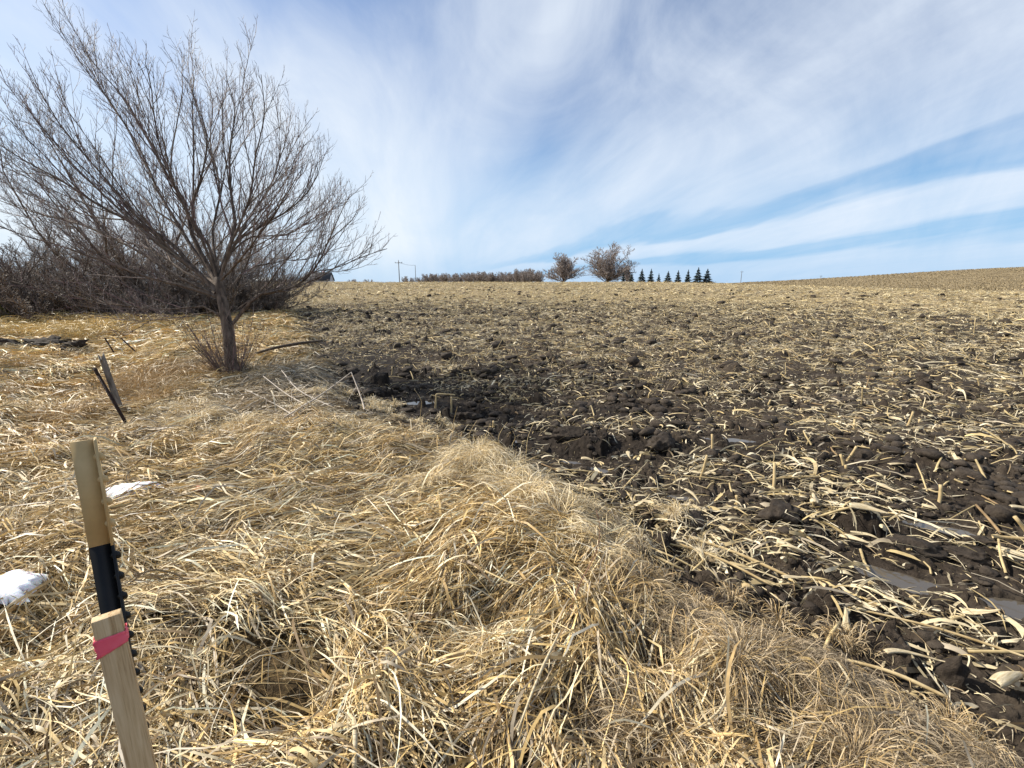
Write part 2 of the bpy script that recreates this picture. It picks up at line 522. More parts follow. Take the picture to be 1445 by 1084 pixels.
c = ramp(N, mathn(N, 'ADD', mathn(N, 'MULTIPLY', wv, 0.7), mathn(N, 'MULTIPLY', fn, 0.3)), [(0.36, (0.33, 0.20, 0.09)), (0.47, (0.56, 0.395, 0.215)), (0.62, (0.66, 0.49, 0.29))])
c = N('ShaderNodeMixRGB', {0: N('ShaderNodeMapRange', {0: bl, 1: 0.5, 2: 0.75, 3: 0.0, 4: 0.35}).outputs[0], 1: c, 2: (0.42, 0.28, 0.15, 1)}).outputs[0]
bs = N('ShaderNodeBsdfPrincipled', {'Base Color': c, 'Roughness': 0.7, 'Specular IOR Level': 0.2})
bp = N('ShaderNodeBump', {'Height': fn, 'Strength': 0.25, 'Distance': 0.002})
nt.links.new(bp.outputs[0], bs.inputs['Normal'])
nt.links.new(bs.outputs[0], o.inputs[0])
M['lath'] = m
M['khaki'] = plain_mat('khaki_paint', (0.50, 0.355, 0.165), (0.58, 0.42, 0.205), 30, 0.5, 0.15, dist=0.001)
M['black'] = plain_mat('black_paint', (0.004, 0.004, 0.004), (0.008, 0.008, 0.008), 30, 0.45)
M['pink'] = plain_mat('pink_tape', (0.86, 0.10, 0.16), (0.95, 0.17, 0.23), 20, 0.4, 0.3, dist=0.002)
M['rust'] = plain_mat('rusty_steel', (0.014, 0.009, 0.007), (0.045, 0.022, 0.014), 30, 0.8)
M['oldwood'] = plain_mat('weathered_wood', (0.06, 0.052, 0.045), (0.27, 0.24, 0.21), 25, 0.85, 0.8, (1, 1, 0.12), dist=0.01)
M['wire'] = plain_mat('rusty_wire', (0.05, 0.03, 0.02), (0.10, 0.06, 0.04), 40, 0.7)
m, nt, N, o = material('old_snow')
pos = N('ShaderNodeTexCoord').outputs['Object']
nz = N('ShaderNodeTexNoise', {'Vector': pos, 'Scale': 30.0, 'Detail': 5.0}).outputs['Fac']
bs = N('ShaderNodeBsdfPrincipled', {'Base Color': ramp(N, nz, [(0.3, (0.80, 0.82, 0.84)), (0.7, (0.92, 0.93, 0.94))]), 'Roughness': 0.55, 'Subsurface Weight': 0.3, 'Subsurface Scale': 0.02})
bp = N('ShaderNodeBump', {'Height': nz, 'Strength': 0.5, 'Distance': 0.01})
nt.links.new(bp.outputs[0], bs.inputs['Normal'])
nt.links.new(bs.outputs[0], o.inputs[0])
M['snow'] = m
m, nt, N, o = material('puddle_water')
pos = N('ShaderNodeTexCoord').outputs['Object']
nz = N('ShaderNodeTexNoise', {'Vector': pos, 'Scale': 12.0, 'Detail': 2.0}).outputs['Fac']
bs = N('ShaderNodeBsdfPrincipled', {'Base Color': (0.085, 0.070, 0.052, 1), 'Roughness': 0.03, 'IOR': 1.45, 'Specular IOR Level': 0.9})
bp = N('ShaderNodeBump', {'Height': nz, 'Strength': 0.08, 'Distance': 0.01})
nt.links.new(bp.outputs[0], bs.inputs['Normal'])
nt.links.new(bs.outputs[0], o.inputs[0])
M['water'] = m
M['needles'] = plain_mat('spruce_needles', (0.014, 0.026, 0.017), (0.042, 0.062, 0.038), 3, 0.7)
M['roof'] = plain_mat('dark_shingles', (0.035, 0.034, 0.036), (0.07, 0.068, 0.07), 6, 0.85)
M['siding'] = plain_mat('white_siding', (0.62, 0.63, 0.64), (0.75, 0.75, 0.75), 4, 0.6)
M['shed'] = plain_mat('grey_steel_cladding', (0.17, 0.21, 0.23), (0.22, 0.27, 0.29), 4, 0.5)
M['glass'] = plain_mat('window_glass', (0.02, 0.025, 0.03), (0.03, 0.035, 0.04), 4, 0.1)
M['brick'] = plain_mat('red_brick_bit', (0.40, 0.13, 0.075), (0.55, 0.22, 0.13), 60, 0.8, 0.4)
M['stem'] = plain_mat('red_brown_stem', (0.13, 0.055, 0.035), (0.24, 0.11, 0.07), 30, 0.6)
M['pale'] = plain_mat('bleached_wood', (0.34, 0.28, 0.22), (0.58, 0.50, 0.41), 20, 0.7)
M['darkbranch'] = plain_mat('dark_dead_wood', (0.05, 0.038, 0.028), (0.12, 0.09, 0.065), 20, 0.85)
M['polewood'] = plain_mat('pole_wood', (0.10, 0.085, 0.075), (0.16, 0.14, 0.12), 4, 0.85)


# ------------------------------------------------------------------ residue density and wetness over the field
def wetness(x, y):
    d = field_d(x, y)
    a = ss(2.1, 0.9, d) * ss(3.2, 5.0, y) * ss(13, 9.5, y) * ss(-0.25, 0.1, d)
    b = np.exp(-((x + 7.5) / 5.5) ** 2 - ((y - 19.5) / 2.6) ** 2)
    c = np.exp(-((x - 1.6) / 1.3) ** 2 - ((y - 5.6) / 1.1) ** 2) * 0.7
    e = np.exp(-((x + 3.2) / 1.2) ** 2 - ((y - 11.0) / 2.5) ** 2) * 0.7
    g = np.exp(-((x - 1.3) / 1.7) ** 2 - ((y - 4.35) / .45) ** 2) * .75
    h = np.exp(-((x - 2.7) / .8) ** 2 - ((y - 2.55 + .55 * (x - 2.7)) / .3) ** 2) * .7
    k = np.exp(-((x + 3.6) / 3.2) ** 2 - ((y - 11.5) / 3.2) ** 2) * .7
    w = np.maximum.reduce([a, b, c, e, g, h, k])
    w = w + 0.35 * fbm(x, y, 1.3, 3, 81) * ss(0.02, 0.3, w)
    w = np.maximum(w, ss(0.32, 0.5, fbm(x, y, 3.2, 3, 85)) * 0.55 * ss(5, 9, y))
    return np.clip(w, 0, 1)


def puddle_e(x, y):
    m_ = np.full(np.shape(x), 9.0)
    for (px, py, a, b, ro) in PUDDLES:
        dx, dy = x - px, y - py
        m_ = np.minimum(m_, np.hypot((dx * math.cos(ro) + dy * math.sin(ro)) / a, (-dx * math.sin(ro) + dy * math.cos(ro)) / b))
    return m_


def strawiness(x, y):
    base = 0.42 + 0.62 * ss(3.8, 11, y) + .24 * ss(8, 17, y)
    # bare patch on the right, near the puddles
    bare = np.exp(-((x - 3.7) / 1.5) ** 2 - ((y - 3.2) / 1.2) ** 2) * 0.28
    n = 0.38 * fbm(x, y, 0.8, 3, 91) + (0.26 + 0.22 * ss(9, 16, y)) * fbm(x * 0.5, y * 1.3, 2.6, 3, 95)
    n = n + 0.16 * ss(0.1, 0.5, vn(x + 0.35 * y, y * 0.25, 0.75, 97)) * ss(5, 3, y)
    return np.clip(base + n - bare - 0.72 * wetness(x, y), 0.02, 1) * ss(.55, 1.15, puddle_e(x, y))


# ------------------------------------------------------------------ ground sheet
def make_ground():
    th = list(np.arange(R(-62), R(62), 0.0024))
    th = np.array(th + list(np.linspace(R(62), R(298), 70)[0:-1]))
    rs = [0.0, 0.15]
    r = 0.35
    while r < 3000:
        rs.append(r)
        st_ = 0.0050 if r < 45 else (0.009 if r < 260 else 0.08)
        if r < 1.0:
            st_ = 0.012
        r *= 1 + st_
    rs.append(3000)
    rs = np.array(rs)
    T_, R_ = np.meshgrid(th, rs)
    X = (R_ * np.sin(T_)).ravel()
    Y = (R_ * np.cos(T_)).ravel()
    Z = H(X, Y)
    nt_, nr_ = len(th), len(rs)
    j = np.arange(nr_ - 1)[:, None]
    i = np.arange(nt_)[None, :]
    F = np.stack([j * nt_ + i, (j + 1) * nt_ + i, (j + 1) * nt_ + (i + 1) % nt_, j * nt_ + (i + 1) % nt_], -1).reshape(-1, 4)
    F = F[:, ::-1]
    d = field_d(X, Y)
    rr = np.hypot(X, Y)
    f = ss(-0.15, 0.15, d)
    s = strawiness(X, Y) * ss(13, 38, rr)
    hillf = ss(0.9, 2.2, 8.4 * np.exp(-((X - 235) ** 2) / 112 ** 2 - ((Y - 190) ** 2) / 62 ** 2)) + ss(110, 180, rr)
    o = mesh_np('ground', np.stack([X, Y, Z], -1), F, M['ground'], smooth=True,
                attrs={'field': f, 'straw': s, 'wet': wetness(X, Y) * f * ss(60, 30, rr), 'hill': np.clip(hillf, 0, 1)})
    tag(o, kind='structure')
    return o


make_ground()

for k, (px, py, a, b, ro) in enumerate(PUDDLES):
    n = 40
    t = np.linspace(0, 2 * math.pi, n, endpoint=False)
    V = [(0, 0, 0)] + [(math.cos(q) * a * 1.13, math.sin(q) * b * 1.13, 0) for q in t]
    F = [(0, i + 1, (i + 1) % n + 1) for i in range(n)]
    o = mesh_np('puddle', np.array(V), np.array(F), M['water'])
    o.location = (px, py, P_Z[k])
    o.rotation_euler = (0, 0, ro)
    o['kind'] = 'structure'


# ------------------------------------------------------------------ scattered positions
def scatter(r0, r1, dens, a0=-60, a1=60):
    A = R(a1 - a0) / 2 * (r1 * r1 - r0 * r0)
    n = int(A * dens)
    r = np.sqrt(rng.uniform(r0 * r0, r1 * r1, n))
    t = rng.uniform(R(a0), R(a1), n)
    return r * np.sin(t), r * np.cos(t)


HOLES = []      # (x, y, radius) kept free of grass


def blades(x, y, L, W, K, th, bend, layer, arch, lift, tint, tiptaper=0.25, kink=0.5, stiff=False):
    n = len(x)
    s = np.linspace(0, 1, K)[None, :]
    ang = th[:, None] + bend[:, None] * (s - 0.3)
    kk = rng.uniform(0.2, 0.85, n)[:, None]
    ang = ang + np.where(rng.random(n) < kink, rng.normal(0, 0.7, n), 0)[:, None] * (s > kk)
    el = lift[:, None] * (1 - 1.7 * s) + rng.normal(0, 0.05, (n, K))
    step = (L / (K - 1))[:, None]
    dx = np.cos(ang) * np.cos(el) * step
    dy = np.sin(ang) * np.cos(el) * step
    dzv = np.sin(el) * step
    X = x[:, None] + np.cumsum(dx, 1) - dx
    Y = y[:, None] + np.cumsum(dy, 1) - dy
    hh = layer[:, None] + arch[:, None] * 4 * s * (1 - s) + np.cumsum(dzv, 1) - dzv
    hh = np.maximum(hh, 0.002)
    Zg = HG(X.ravel(), Y.ravel()).reshape(X.shape)
    if stiff:      # stiff pieces bridge from clod to clod, partly buried in the crests
        Zl = Zg[:, :1] * (1 - s) + Zg[:, -1:] * s
        Zg = Zl + 0.55 * np.maximum((Zg - Zl).max(1, keepdims=True), 0)
    Z = Zg + hh
    P = np.stack([X, Y, Z], -1)
    T = norm(np.gradient(P, axis=1))
    up = np.zeros_like(T)
    up[..., 2] = 1
    A = norm(np.cross(T, up))
    B = np.cross(A, T)
    roll = rng.normal(0, 0.7, n)[:, None] + rng.normal(0, 1.1, n)[:, None] * s
    side = A * np.cos(roll)[..., None] + B * np.sin(roll)[..., None]
    tp_ = np.broadcast_to(np.asarray(tiptaper, float).reshape(-1, 1), (n, 1))
    prof = np.minimum(1, (1 - s) / tp_) ** 0.7 * (0.75 + 0.25 * np.minimum(1, s / 0.15))
    Wd = W[:, None] * np.maximum(prof, 0.12)
    V, F = ribbons(P, side, Wd)
    C = np.repeat(tint, 2 * K, axis=0)
    return V, F, C


PAL = np.array([[0.71, 0.54, 0.275], [0.61, 0.43, 0.18], [0.79, 0.66, 0.42], [0.42, 0.285, 0.125], [0.48, 0.39, 0.265], [0.23, 0.15, 0.07], [0.84, 0.74, 0.54], [0.34, 0.28, 0.20]])


def grass_tint(x, y, n):
    gold = np.clip(0.5 + 0.9 * fbm(x, y, 1.3, 3, 101) + 0.22 * ss(-1.0, -4.0, x) - 0.5 * ss(0.1, 1.1, x + 0.2 * (y - 2)), 0, 1)
    grey = np.clip(0.28 + 0.9 * fbm(x, y, 0.8, 3, 111) - 0.35 * ss(-2, -5, x) + 0.35 * ss(4, 6, y) * ss(-4.2, -2.6, x) + .2 * ss(0.6, 1.4, x), 0, 1)
    W = np.stack([np.full(n, 1.0), 0.4 + 1.6 * gold, 0.9 - 0.3 * gold + 0.2 * grey, 0.15 + 1.0 * gold, 0.2 + 1.2 * grey, 0.28 + 0.3 * grey, 0.45 * np.ones(n), 0.1 + 0.9 * grey], 1)
    W = W / W.sum(1, keepdims=True)
    c = np.cumsum(W, 1)
    i = (rng.random(n)[:, None] > c).sum(1)
    t = PAL[np.clip(i, 0, 7)]
    t = t * rng.uniform(0.72, 1.12, (n, 1))
    # patches of older brown thatch, and the fresh straw-yellow flats on the far left
    br = ss(0.15, 0.5, fbm(x, y, 0.9, 2, 121))[:, None] * 0.35
    t = t * (1 - br) + t * np.array([[0.80, 0.66, 0.48]]) * br
    hol = np.exp(-((x + 6.2) / 0.8) ** 2 - ((y - 7.2) / 1.5) ** 2)[:, None] * 0.45
    t = t * (1 - hol) + t * np.array([[0.72, 0.63, 0.52]]) * hol
    sh = (ss(4.3, 5.3, y) * ss(-5.0, -3.6, x) * ss(9.5, 7.5, y))[:, None] * 0.55  # the tree's cast shadow painted into the grass as a darker, greyer tint
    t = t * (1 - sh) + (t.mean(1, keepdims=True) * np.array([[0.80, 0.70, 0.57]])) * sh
    yl = (ss(-4.5, -7, x) * ss(5, 8, y))[:, None] * 0.75
    t = t * (1 - yl) + t * np.array([[1.16, 1.10, 0.96]]) * yl
    return np.clip(t, 0.02, 0.8)


def grass_dir(x, y):
    return 0.55 + 1.7 * fbm(x, y, 1.6, 2, 131) + 1.2 * fbm(x, y, 0.4, 2, 137)


def make_grass():
    Vs, Fs, Cs = [], [], []
    off = 0

    def put(V, F, C):
        nonlocal off
        Vs.append(V)
        Fs.append(F + off)
        Cs.append(C)
        off += len(V)

    for (r0, r1, dens, wmul, K, lmul) in ((0.35, 2.0, 8500, 1.0, 7, 1.0), (2.0, 3.4, 8000, 1.05, 6, 1.0), (3.4, 5.5, 6000, 1.2, 5, 1.0),
                                          (5.5, 9.0, 2900, 1.6, 5, 1.05), (9.0, 15.0, 1150, 2.4, 4, 1.15), (15.0, 27.0, 330, 4.0, 4, 1.5)):
        a0, a1 = (-60, 62) if r1 < 6 else ((-60, 12) if r1 < 10 else (-60, -18))
        x, y = scatter(r0, r1, dens, a0, a1)
        d = field_d(x, y)
        # the mat thins raggedly over the field edge, and leaves small dark hollows
        edge = 0.05 + 0.15 * vn(x, y, 0.25, 141) + np.where(rng.random(len(x)) < .06, rng.exponential(.45, len(x)), 0)
        hol = fbm(x, y, 0.42, 2, 151)
        keep = (d < edge) & (rng.random(len(x)) < np.clip(1.05 - 1.25 * ss(-0.02, 0.45, hol), 0.05, 1))
        keep &= rng.random(len(x)) > 9.5 * hollow(x, y) * .9
        keep &= rng.random(len(x)) > .8 * ss(-.6, -.05, d) * ss(-.15, .2, vn(x, y, .28, 231))
        # fine short grass along the field edge near the camera: fewer of the long leaves
        fineg = ss(-0.75, -0.35, d) * ss(3.2, 2.4, y) * ss(0.4, 0.9, x)
        keep &= rng.random(len(x)) > 0.80 * fineg
        for hx, hy, hr in HOLES:
            keep &= np.hypot(x - hx, y - hy) > hr
        x, y = x[keep], y[keep]
        n = len(x)
        cl = fbm(x, y, 0.55, 2, 161)
        L = rng.gamma(6, 0.045, n) * lmul * (0.85 + 0.3 * (cl + 0.5)) * (.55 + .45 * ss(.05, -.6, d[keep]))
        L = np.clip(L, 0.06, 0.62)
        wsel = rng.random(n)
        W = np.where(wsel < 0.36, rng.uniform(0.0016, 0.0034, n), np.where(wsel < 0.82, rng.uniform(0.0034, 0.007, n), rng.uniform(0.007, 0.0125, n))) * wmul
        th = grass_dir(x, y) + rng.normal(0, 0.42, n) + np.where(rng.random(n) < 0.5, 0, math.pi) + np.where(rng.random(n) < 0.20, rng.uniform(-1.6, 1.6, n), 0)
        bend = rng.normal(0, 0.55, n)
        puff = 0.5 + ss(-0.3, 0.6, vn(x, y, 0.6, 171))
        layer = rng.random(n) ** 1.3 * 0.060 * puff
        arch = rng.exponential(0.011, n) * puff
        low_ = 0.35 + 0.65 * ss(0.0, -0.7, field_d(x, y))
        layer, arch = layer * low_, arch * low_
        lift = np.abs(rng.normal(0, 0.15, n)) + np.where(rng.random(n) < 0.05, rng.uniform(0.2, 0.8, n), 0)
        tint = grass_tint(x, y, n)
        # low leaves tinted darker: the shade inside the mat put into their colour
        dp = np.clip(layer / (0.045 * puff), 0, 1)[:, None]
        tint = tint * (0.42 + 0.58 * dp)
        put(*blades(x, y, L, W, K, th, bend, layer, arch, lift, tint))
    # fine short turf-like grass near the field edge, lower right
    x, y = scatter(1.3, 3.6, 16000, 8, 62)
    d = field_d(x, y)
    k = (d < 0.08) & (d > -1.15 + 0.3 * vn(x, y, 0.3, 5)) & (rng.random(len(x)) < 0.75)
    x, y = x[k], y[k]
    n = len(x)
    tint = np.array([[0.29, 0.225, 0.145]]) * rng.uniform(0.55, 1.45, (n, 1)) * np.array([[1, 1, 1]])
    put(*blades(x, y, rng.uniform(0.05, 0.17, n), rng.uniform(0.0009, 0.0019, n), 4, rng.normal(-0.7, 0.8, n), rng.normal(0, 0.7, n),
                rng.random(n) * 0.02, rng.exponential(0.012, n), np.abs(rng.normal(0.15, 0.3, n)), tint))
    # standing tufts of pale fine grass
    tx, ty, tr, th_, tn = [], [], [], [], []
    spots = [(-0.28, 3.55, .22, .24, 900), (-0.05, 3.42, .16, .20, 500), (0.10, 2.85, .20, .20, 650), (0.30, 2.55, .20, .20, 650), (-.06, 3.05, .18, .17, 500), (0.48, 2.3, .2, .15, 400), (0.66, 2.0, .2, .13, 350),
             (0.02, 3.65, .09, .20, 140), (-0.6, 3.2, .2, .14, 400), (-1.6, 4.4, .25, .14, 420), (-2.3, 4.3, .3, .17, 500), (-2.9, 4.6, .3, .16, 500), (-3.6, 4.9, .3, .2, 500), (-3.9, 5.4, .35, .2, 500),
             (0.9, 1.5, .25, .13, 500), (0.55, 1.25, .25, .14, 500), (1.1, 1.15, .2, .12, 400), (-0.1, 1.6, .2, .1, 260), (-5.3, 5.2, .3, .24, 420), (-5.0, 6.3, .35, .30, 500), (-5.6, 6.6, .3, .34, 500), (-6.0, 7.3, .4, .36, 600), (-5.4, 7.6, .4, .30, 500)]
    for (hx_, hy_, hw_) in ((-11.45, 10.0, .6), (-10.75, 10.4, .6), (-9.95, 10.15, .4), (-9.9, 8.6, .4)):
        for q_ in range(7):
            spots.append((hx_ + rng.uniform(-1, 1) * hw_, hy_ + rng.uniform(-.5, .25), rng.uniform(.1, .25), rng.uniform(.10, .2), 130))
    for _ in range(60):
        yy_ = 1.2 + 5.5 * rng.random() ** 1.3
        spots.append((float(np.interp(yy_, BY, BX)) + rng.normal(.18, .30), yy_, rng.uniform(.06, .18), rng.uniform(.04, .10), int(rng.uniform(60, 200))))
    for _ in range(70):
        rr_, tt = rng.uniform(3.5, 14), R(rng.uniform(-54, -5))
        sx, sy = rr_ * math.sin(tt), rr_ * math.cos(tt)
        if field_d(np.array([sx]), np.array([sy]))[0] < -0.1:
            spots.append((sx, sy, rng.uniform(.12, .35), rng.uniform(.07, .17), int(rng.uniform(120, 300))))
    for (sx, sy, rad, hgt, cnt) in spots:
        a = rng.uniform(0, 2 * math.pi, cnt)
        q = np.abs(rng.normal(0, 0.5, cnt))
        x = sx + np.cos(a) * q * rad
        y = sy + np.sin(a) * q * rad
        wide = 1.0 if sy < 4 else 1.5
        lean = a + rng.normal(0, 0.7, cnt)
        tint = PAL[rng.choice([0, 2, 6, 4], cnt, p=[.35, .3, .2, .15])] * rng.uniform(0.65, 1.05, (cnt, 1))
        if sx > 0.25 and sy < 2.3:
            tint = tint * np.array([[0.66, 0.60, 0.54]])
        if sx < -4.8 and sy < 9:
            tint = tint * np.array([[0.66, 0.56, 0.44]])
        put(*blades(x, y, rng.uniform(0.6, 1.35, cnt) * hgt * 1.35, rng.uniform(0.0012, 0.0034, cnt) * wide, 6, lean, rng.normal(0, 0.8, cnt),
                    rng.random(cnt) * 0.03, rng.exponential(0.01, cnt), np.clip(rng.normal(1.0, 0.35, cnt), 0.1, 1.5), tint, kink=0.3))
    # bank of tall yellow grass before the thicket on the left
    x = rng.uniform(-21, -11.0, 9000)
    y = rng.uniform(12.5, 16.5, 9000) - (x + 16) * 0.18
    n = len(x)
    tint = np.array([[0.56, 0.41, 0.17]]) * rng.uniform(0.6, 1.25, (n, 1))
    ff = ss(0.0, 0.35, vn(x, y, 1.4, 191) + 0.2)
    put(*blades(x, y, rng.uniform(0.35, 0.8, n) * (0.35 + 0.65 * ff), rng.uniform(0.008, 0.018, n), 5, rng.uniform(0, 6.28, n), rng.normal(0, 0.7, n), rng.random(n) * 0.05, rng.exponential(0.02, n),
                np.clip(rng.normal(0.95, 0.3, n), 0.2, 1.5), tint))
    o = mesh_np('dry_grass', np.concatenate(Vs), np.concatenate(Fs), M['grass'], cols=np.concatenate(Cs))
    tag(o, 'matted dry straw coloured grass covering the left and near ground', 'grass', kind='stuff')
    print('grass verts', off)


# ------------------------------------------------------------------ corn residue
RPAL = np.array([[0.68, 0.56, 0.345], [0.78, 0.675, 0.47], [0.54, 0.42, 0.225], [0.48, 0.40, 0.285], [0.33, 0.24, 0.135], [0.62, 0.47, 0.225]])


def make_residue():
    Vs, Fs, Cs = [], [], []
    off = 0

    def put(V, F, C):
        nonlocal off
        Vs.append(V)
        Fs.append(F + off)
        Cs.append(C)
        off += len(V)

    for (r0, r1, dens, smul, K) in ((1.2, 5.0, 620, 1.0, 6), (5.0, 10.0, 480, 1.1, 5), (10, 20, 350, 1.35, 4), (20, 42, 145, 2.0, 4), (42, 105, 32, 3.6, 3)):
        a0 = -20 if r1 > 10 else -30
        x, y = scatter(r0, r1, dens, -35 if r1 > 20 else a0 - 15, 60)
        d = field_d(x, y)
        s = strawiness(x, y)
        clump = ss(-0.25, 0.45, fbm(x, y, 0.32 * smul ** 0.7, 2, 201))
        keep = (d > -0.05 + rng.normal(0, 0.12, len(x))) & (rng.random(len(x)) < s * (0.10 + 1.30 * clump + .35 * ss(8, 16, np.hypot(x, y))))
        x, y = x[keep], y[keep]
        n = len(x)
        L = rng.gamma(1.7, 0.062, n) * smul ** 0.75
        L = np.clip(L, 0.025, 0.42 * smul)
        kind = rng.random(n)
        W = np.where(kind < 0.55, rng.uniform(0.0025, 0.007, n), np.where(kind < 0.92, rng.uniform(0.006, 0.016, n), rng.uniform(0.016, 0.032, n))) * smul
        L = np.where(kind > 0.86, L * 0.8, L)
        th = rng.uniform(0, 6.28, n)
        tint = RPAL[rng.choice(6, n, p=[.27, .2, .2, .15, .1, .08])] * rng.uniform(0.6, 1.1, (n, 1))
        far = ss(12, 40, np.hypot(x, y))[:, None]
        tint = tint * (1 + 0.10 * far) * (1 - far * np.array([[0, .01, .10]]))
        put(*blades(x, y, L, W, K, th, rng.normal(0, 0.45, n), rng.random(n) ** 2 * 0.03 * smul ** 0.5, rng.exponential(0.005, n) * smul ** 0.5, rng.normal(0.08, 0.33, n), tint, tiptaper=np.where(rng.random(n) < .6, .02, rng.uniform(.1, .6, n)), kink=0.45, stiff=True))
    # fine chaff
    for (r0, r1, dens, sm_) in ((1.2, 4.5, 1500, 1.0), (4.5, 9, 700, 1.4), (9, 18, 240, 2.2)):
        x, y = scatter(r0, r1, dens, -35, 60)
        k_ = (field_d(x, y) > -.1) & (rng.random(len(x)) < (strawiness(x, y) * .8 + .12) * (.3 + .7 * ss(-.3, .3, vn(x, y, .2, 221))))
        x, y = x[k_], y[k_]
        n = len(x)
        tint = RPAL[rng.choice(6, n, p=[.25, .15, .2, .2, .15, .05])] * rng.uniform(.5, 1.05, (n, 1))
        put(*blades(x, y, rng.uniform(.010, .045, n) * sm_, rng.uniform(.002, .006, n) * sm_, 3, rng.uniform(0, 6.28, n), rng.normal(0, .4, n), rng.random(n) * .006, rng.exponential(.003, n), rng.normal(.1, .4, n), tint, tiptaper=.05))
    # mats of broken leaves in loose windrows across the near field
    for (cx, cy, n, sx, sy, ro) in ((1.75, 2.55, 150, .40, .10, -.6), (1.5, 3.0, 160, .30, .12, -.4), (2.4, 3.1, 260, .42, .13, -.75), (2.6, 3.55, 150, .35, .12, -.3), (1.9, 4.0, 260, .5, .12, 0.1),
                                    (0.9, 5.0, 300, .5, .13, .1), (3.9, 5.2, 300, .7, .14, -.2), (3.4, 2.3, 180, .4, .1, -.5), (2.35, 1.75, 120, .35, .09, -.45), (1.25, 2.6, 110, .22, .09, -.5), (3.3, 6.5, 320, .8, .2, 0),
                                    (5.2, 6.2, 330, .8, .2, -.2), (0.4, 7.2, 320, .9, .2, .2), (1.9, 2.05, 90, .2, .08, -.5), (4.2, 4.4, 240, .6, .12, -.6), (0.55, 3.45, 120, .3, .1, -.3), (6.5, 5.0, 300, .7, .2, -.3)):
        u, v = rng.normal(0, sx * 1.15, n), rng.normal(0, sy * 1.7, n)
        x = cx + u * math.cos(ro) - v * math.sin(ro)
        y = cy + u * math.sin(ro) + v * math.cos(ro)
        tint = RPAL[rng.choice(6, n, p=[.33, .33, .14, .08, .04, .08])] * rng.uniform(0.75, 1.15, (n, 1))
        kd = rng.random(n)
        W = np.where(kd < .5, rng.uniform(.002, .006, n), np.where(kd < .88, rng.uniform(.006, .014, n), rng.uniform(.016, .03, n)))
        k_ = puddle_e(x, y) > 1.1
        x, y, W, tint = x[k_], y[k_], W[k_], tint[k_]
        n = len(x)
        put(*blades(x, y, np.clip(rng.gamma(3, .045, n), .03, .36), W, 6, ro + rng.normal(0, .85, n), rng.normal(0, .45, n), rng.random(n) * .04, rng.exponential(.008, n), rng.normal(.08, .3, n), tint, tiptaper=np.where(rng.random(n) < .55, .02, rng.uniform(.1, .6, n)), kink=.5, stiff=True))
    o = mesh_np('corn_residue', np.concatenate(Vs), np.concatenate(Fs), M['residue'], cols=np.concatenate(Cs))
    tag(o, 'broken pale corn leaves and husks strewn over the dark ploughed soil', 'crop residue', kind='stuff')
    print('residue verts', off)
    # round stalk pieces
    lines, tints = [], []
    for (r0, r1, dens, sm_, S) in ((1.3, 5, 30, .9, 6), (5, 12, 22, 1.0, 5), (12, 30, 7, 1.4, 4)):
        x, y = scatter(r0, r1, dens, -30, 60)
        k = (field_d(x, y) > 0.0) & (rng.random(len(x)) < strawiness(x, y) + 0.1)
        x, y = x[k], y[k]
        n = len(x)
        L = np.clip(rng.gamma(3, 0.055, n), 0.06, 0.5) * sm_
        th = rng.uniform(0, 6.28, n)
        el = rng.normal(0.06, 0.16, n) + np.where(rng.random(n) < 0.05, rng.uniform(.3, 1.2, n), 0)
        z0 = HG(x, y)
        x2, y2 = x + np.cos(th) * np.cos(el) * L, y + np.sin(th) * np.cos(el) * L
        z2 = np.where(np.abs(el) < 0.4, HG(x2, y2), z0)
        for i in range(n):
            a = np.array([x[i], y[i], z0[i] + 0.012])
            b = np.array([x2[i], y2[i], z2[i] + 0.012 + max(0, math.sin(el[i])) * L[i]])
            mid = (a + b) / 2 + np.array([0, 0, 0.006]) + rng.normal(0, 0.006, 3)
            r_ = rng.uniform(0.0045, 0.0105) * sm_
            lines.append((np.array([a, a * .6 + mid * .4, mid, b]), np.array([r_ * .95, r_, r_ * .95, r_ * .8]), S))
            tints.append(np.array([0.56, 0.43, 0.22]) * rng.uniform(0.6, 1.2) if rng.random() < .8 else np.array([0.30, .2, .1]))
    V, F, src, al = tubes(lines)
    o = mesh_np('corn_stalk_litter', V, F, M['residue'], cols=np.array(tints)[src], smooth=True)
    tag(o, 'short lengths of broken tan corn stalk lying scattered on the soil', 'crop residue', kind='stuff')


# ------------------------------------------------------------------ soil clods
def ico(sub):
    import bmesh
    bm = bmesh.new()
    bmesh.ops.create_icosphere(bm, subdivisions=sub, radius=1.0)
    V = np.array([v.co[:] for v in bm.verts])
    F = np.array([[v.index for v in f.verts] for f in bm.faces])
    bm.free()
    return V, F


def lump(V, seed, flat=0.7, rough=0.28):
    q = V * 1.0
    d = 1 + rough * (vn(q[:, 0] + seed * 7.1, q[:, 1] + q[:, 2] * 1.7, 0.8, seed) + 0.6 * vn(q[:, 2] * 1.3 - seed, q[:, 0] - q[:, 1], 0.38, seed + 3) + 0.35 * vn(q[:, 1] + q[:, 2], q[:, 0] + seed, 0.18, seed + 7))
    # a few broken-off faces
    r_ = np.random.default_rng(seed)
    o = q * d[:, None]
    for _ in range(4):
        nrm = norm(r_.normal(0, 1, 3))
        h = r_.uniform(0.55, 0.85)
        dd = o @ nrm
        o = o - np.maximum(dd - h, 0)[:, None] * nrm[None, :]
    o[:, 2] *= flat
    return o


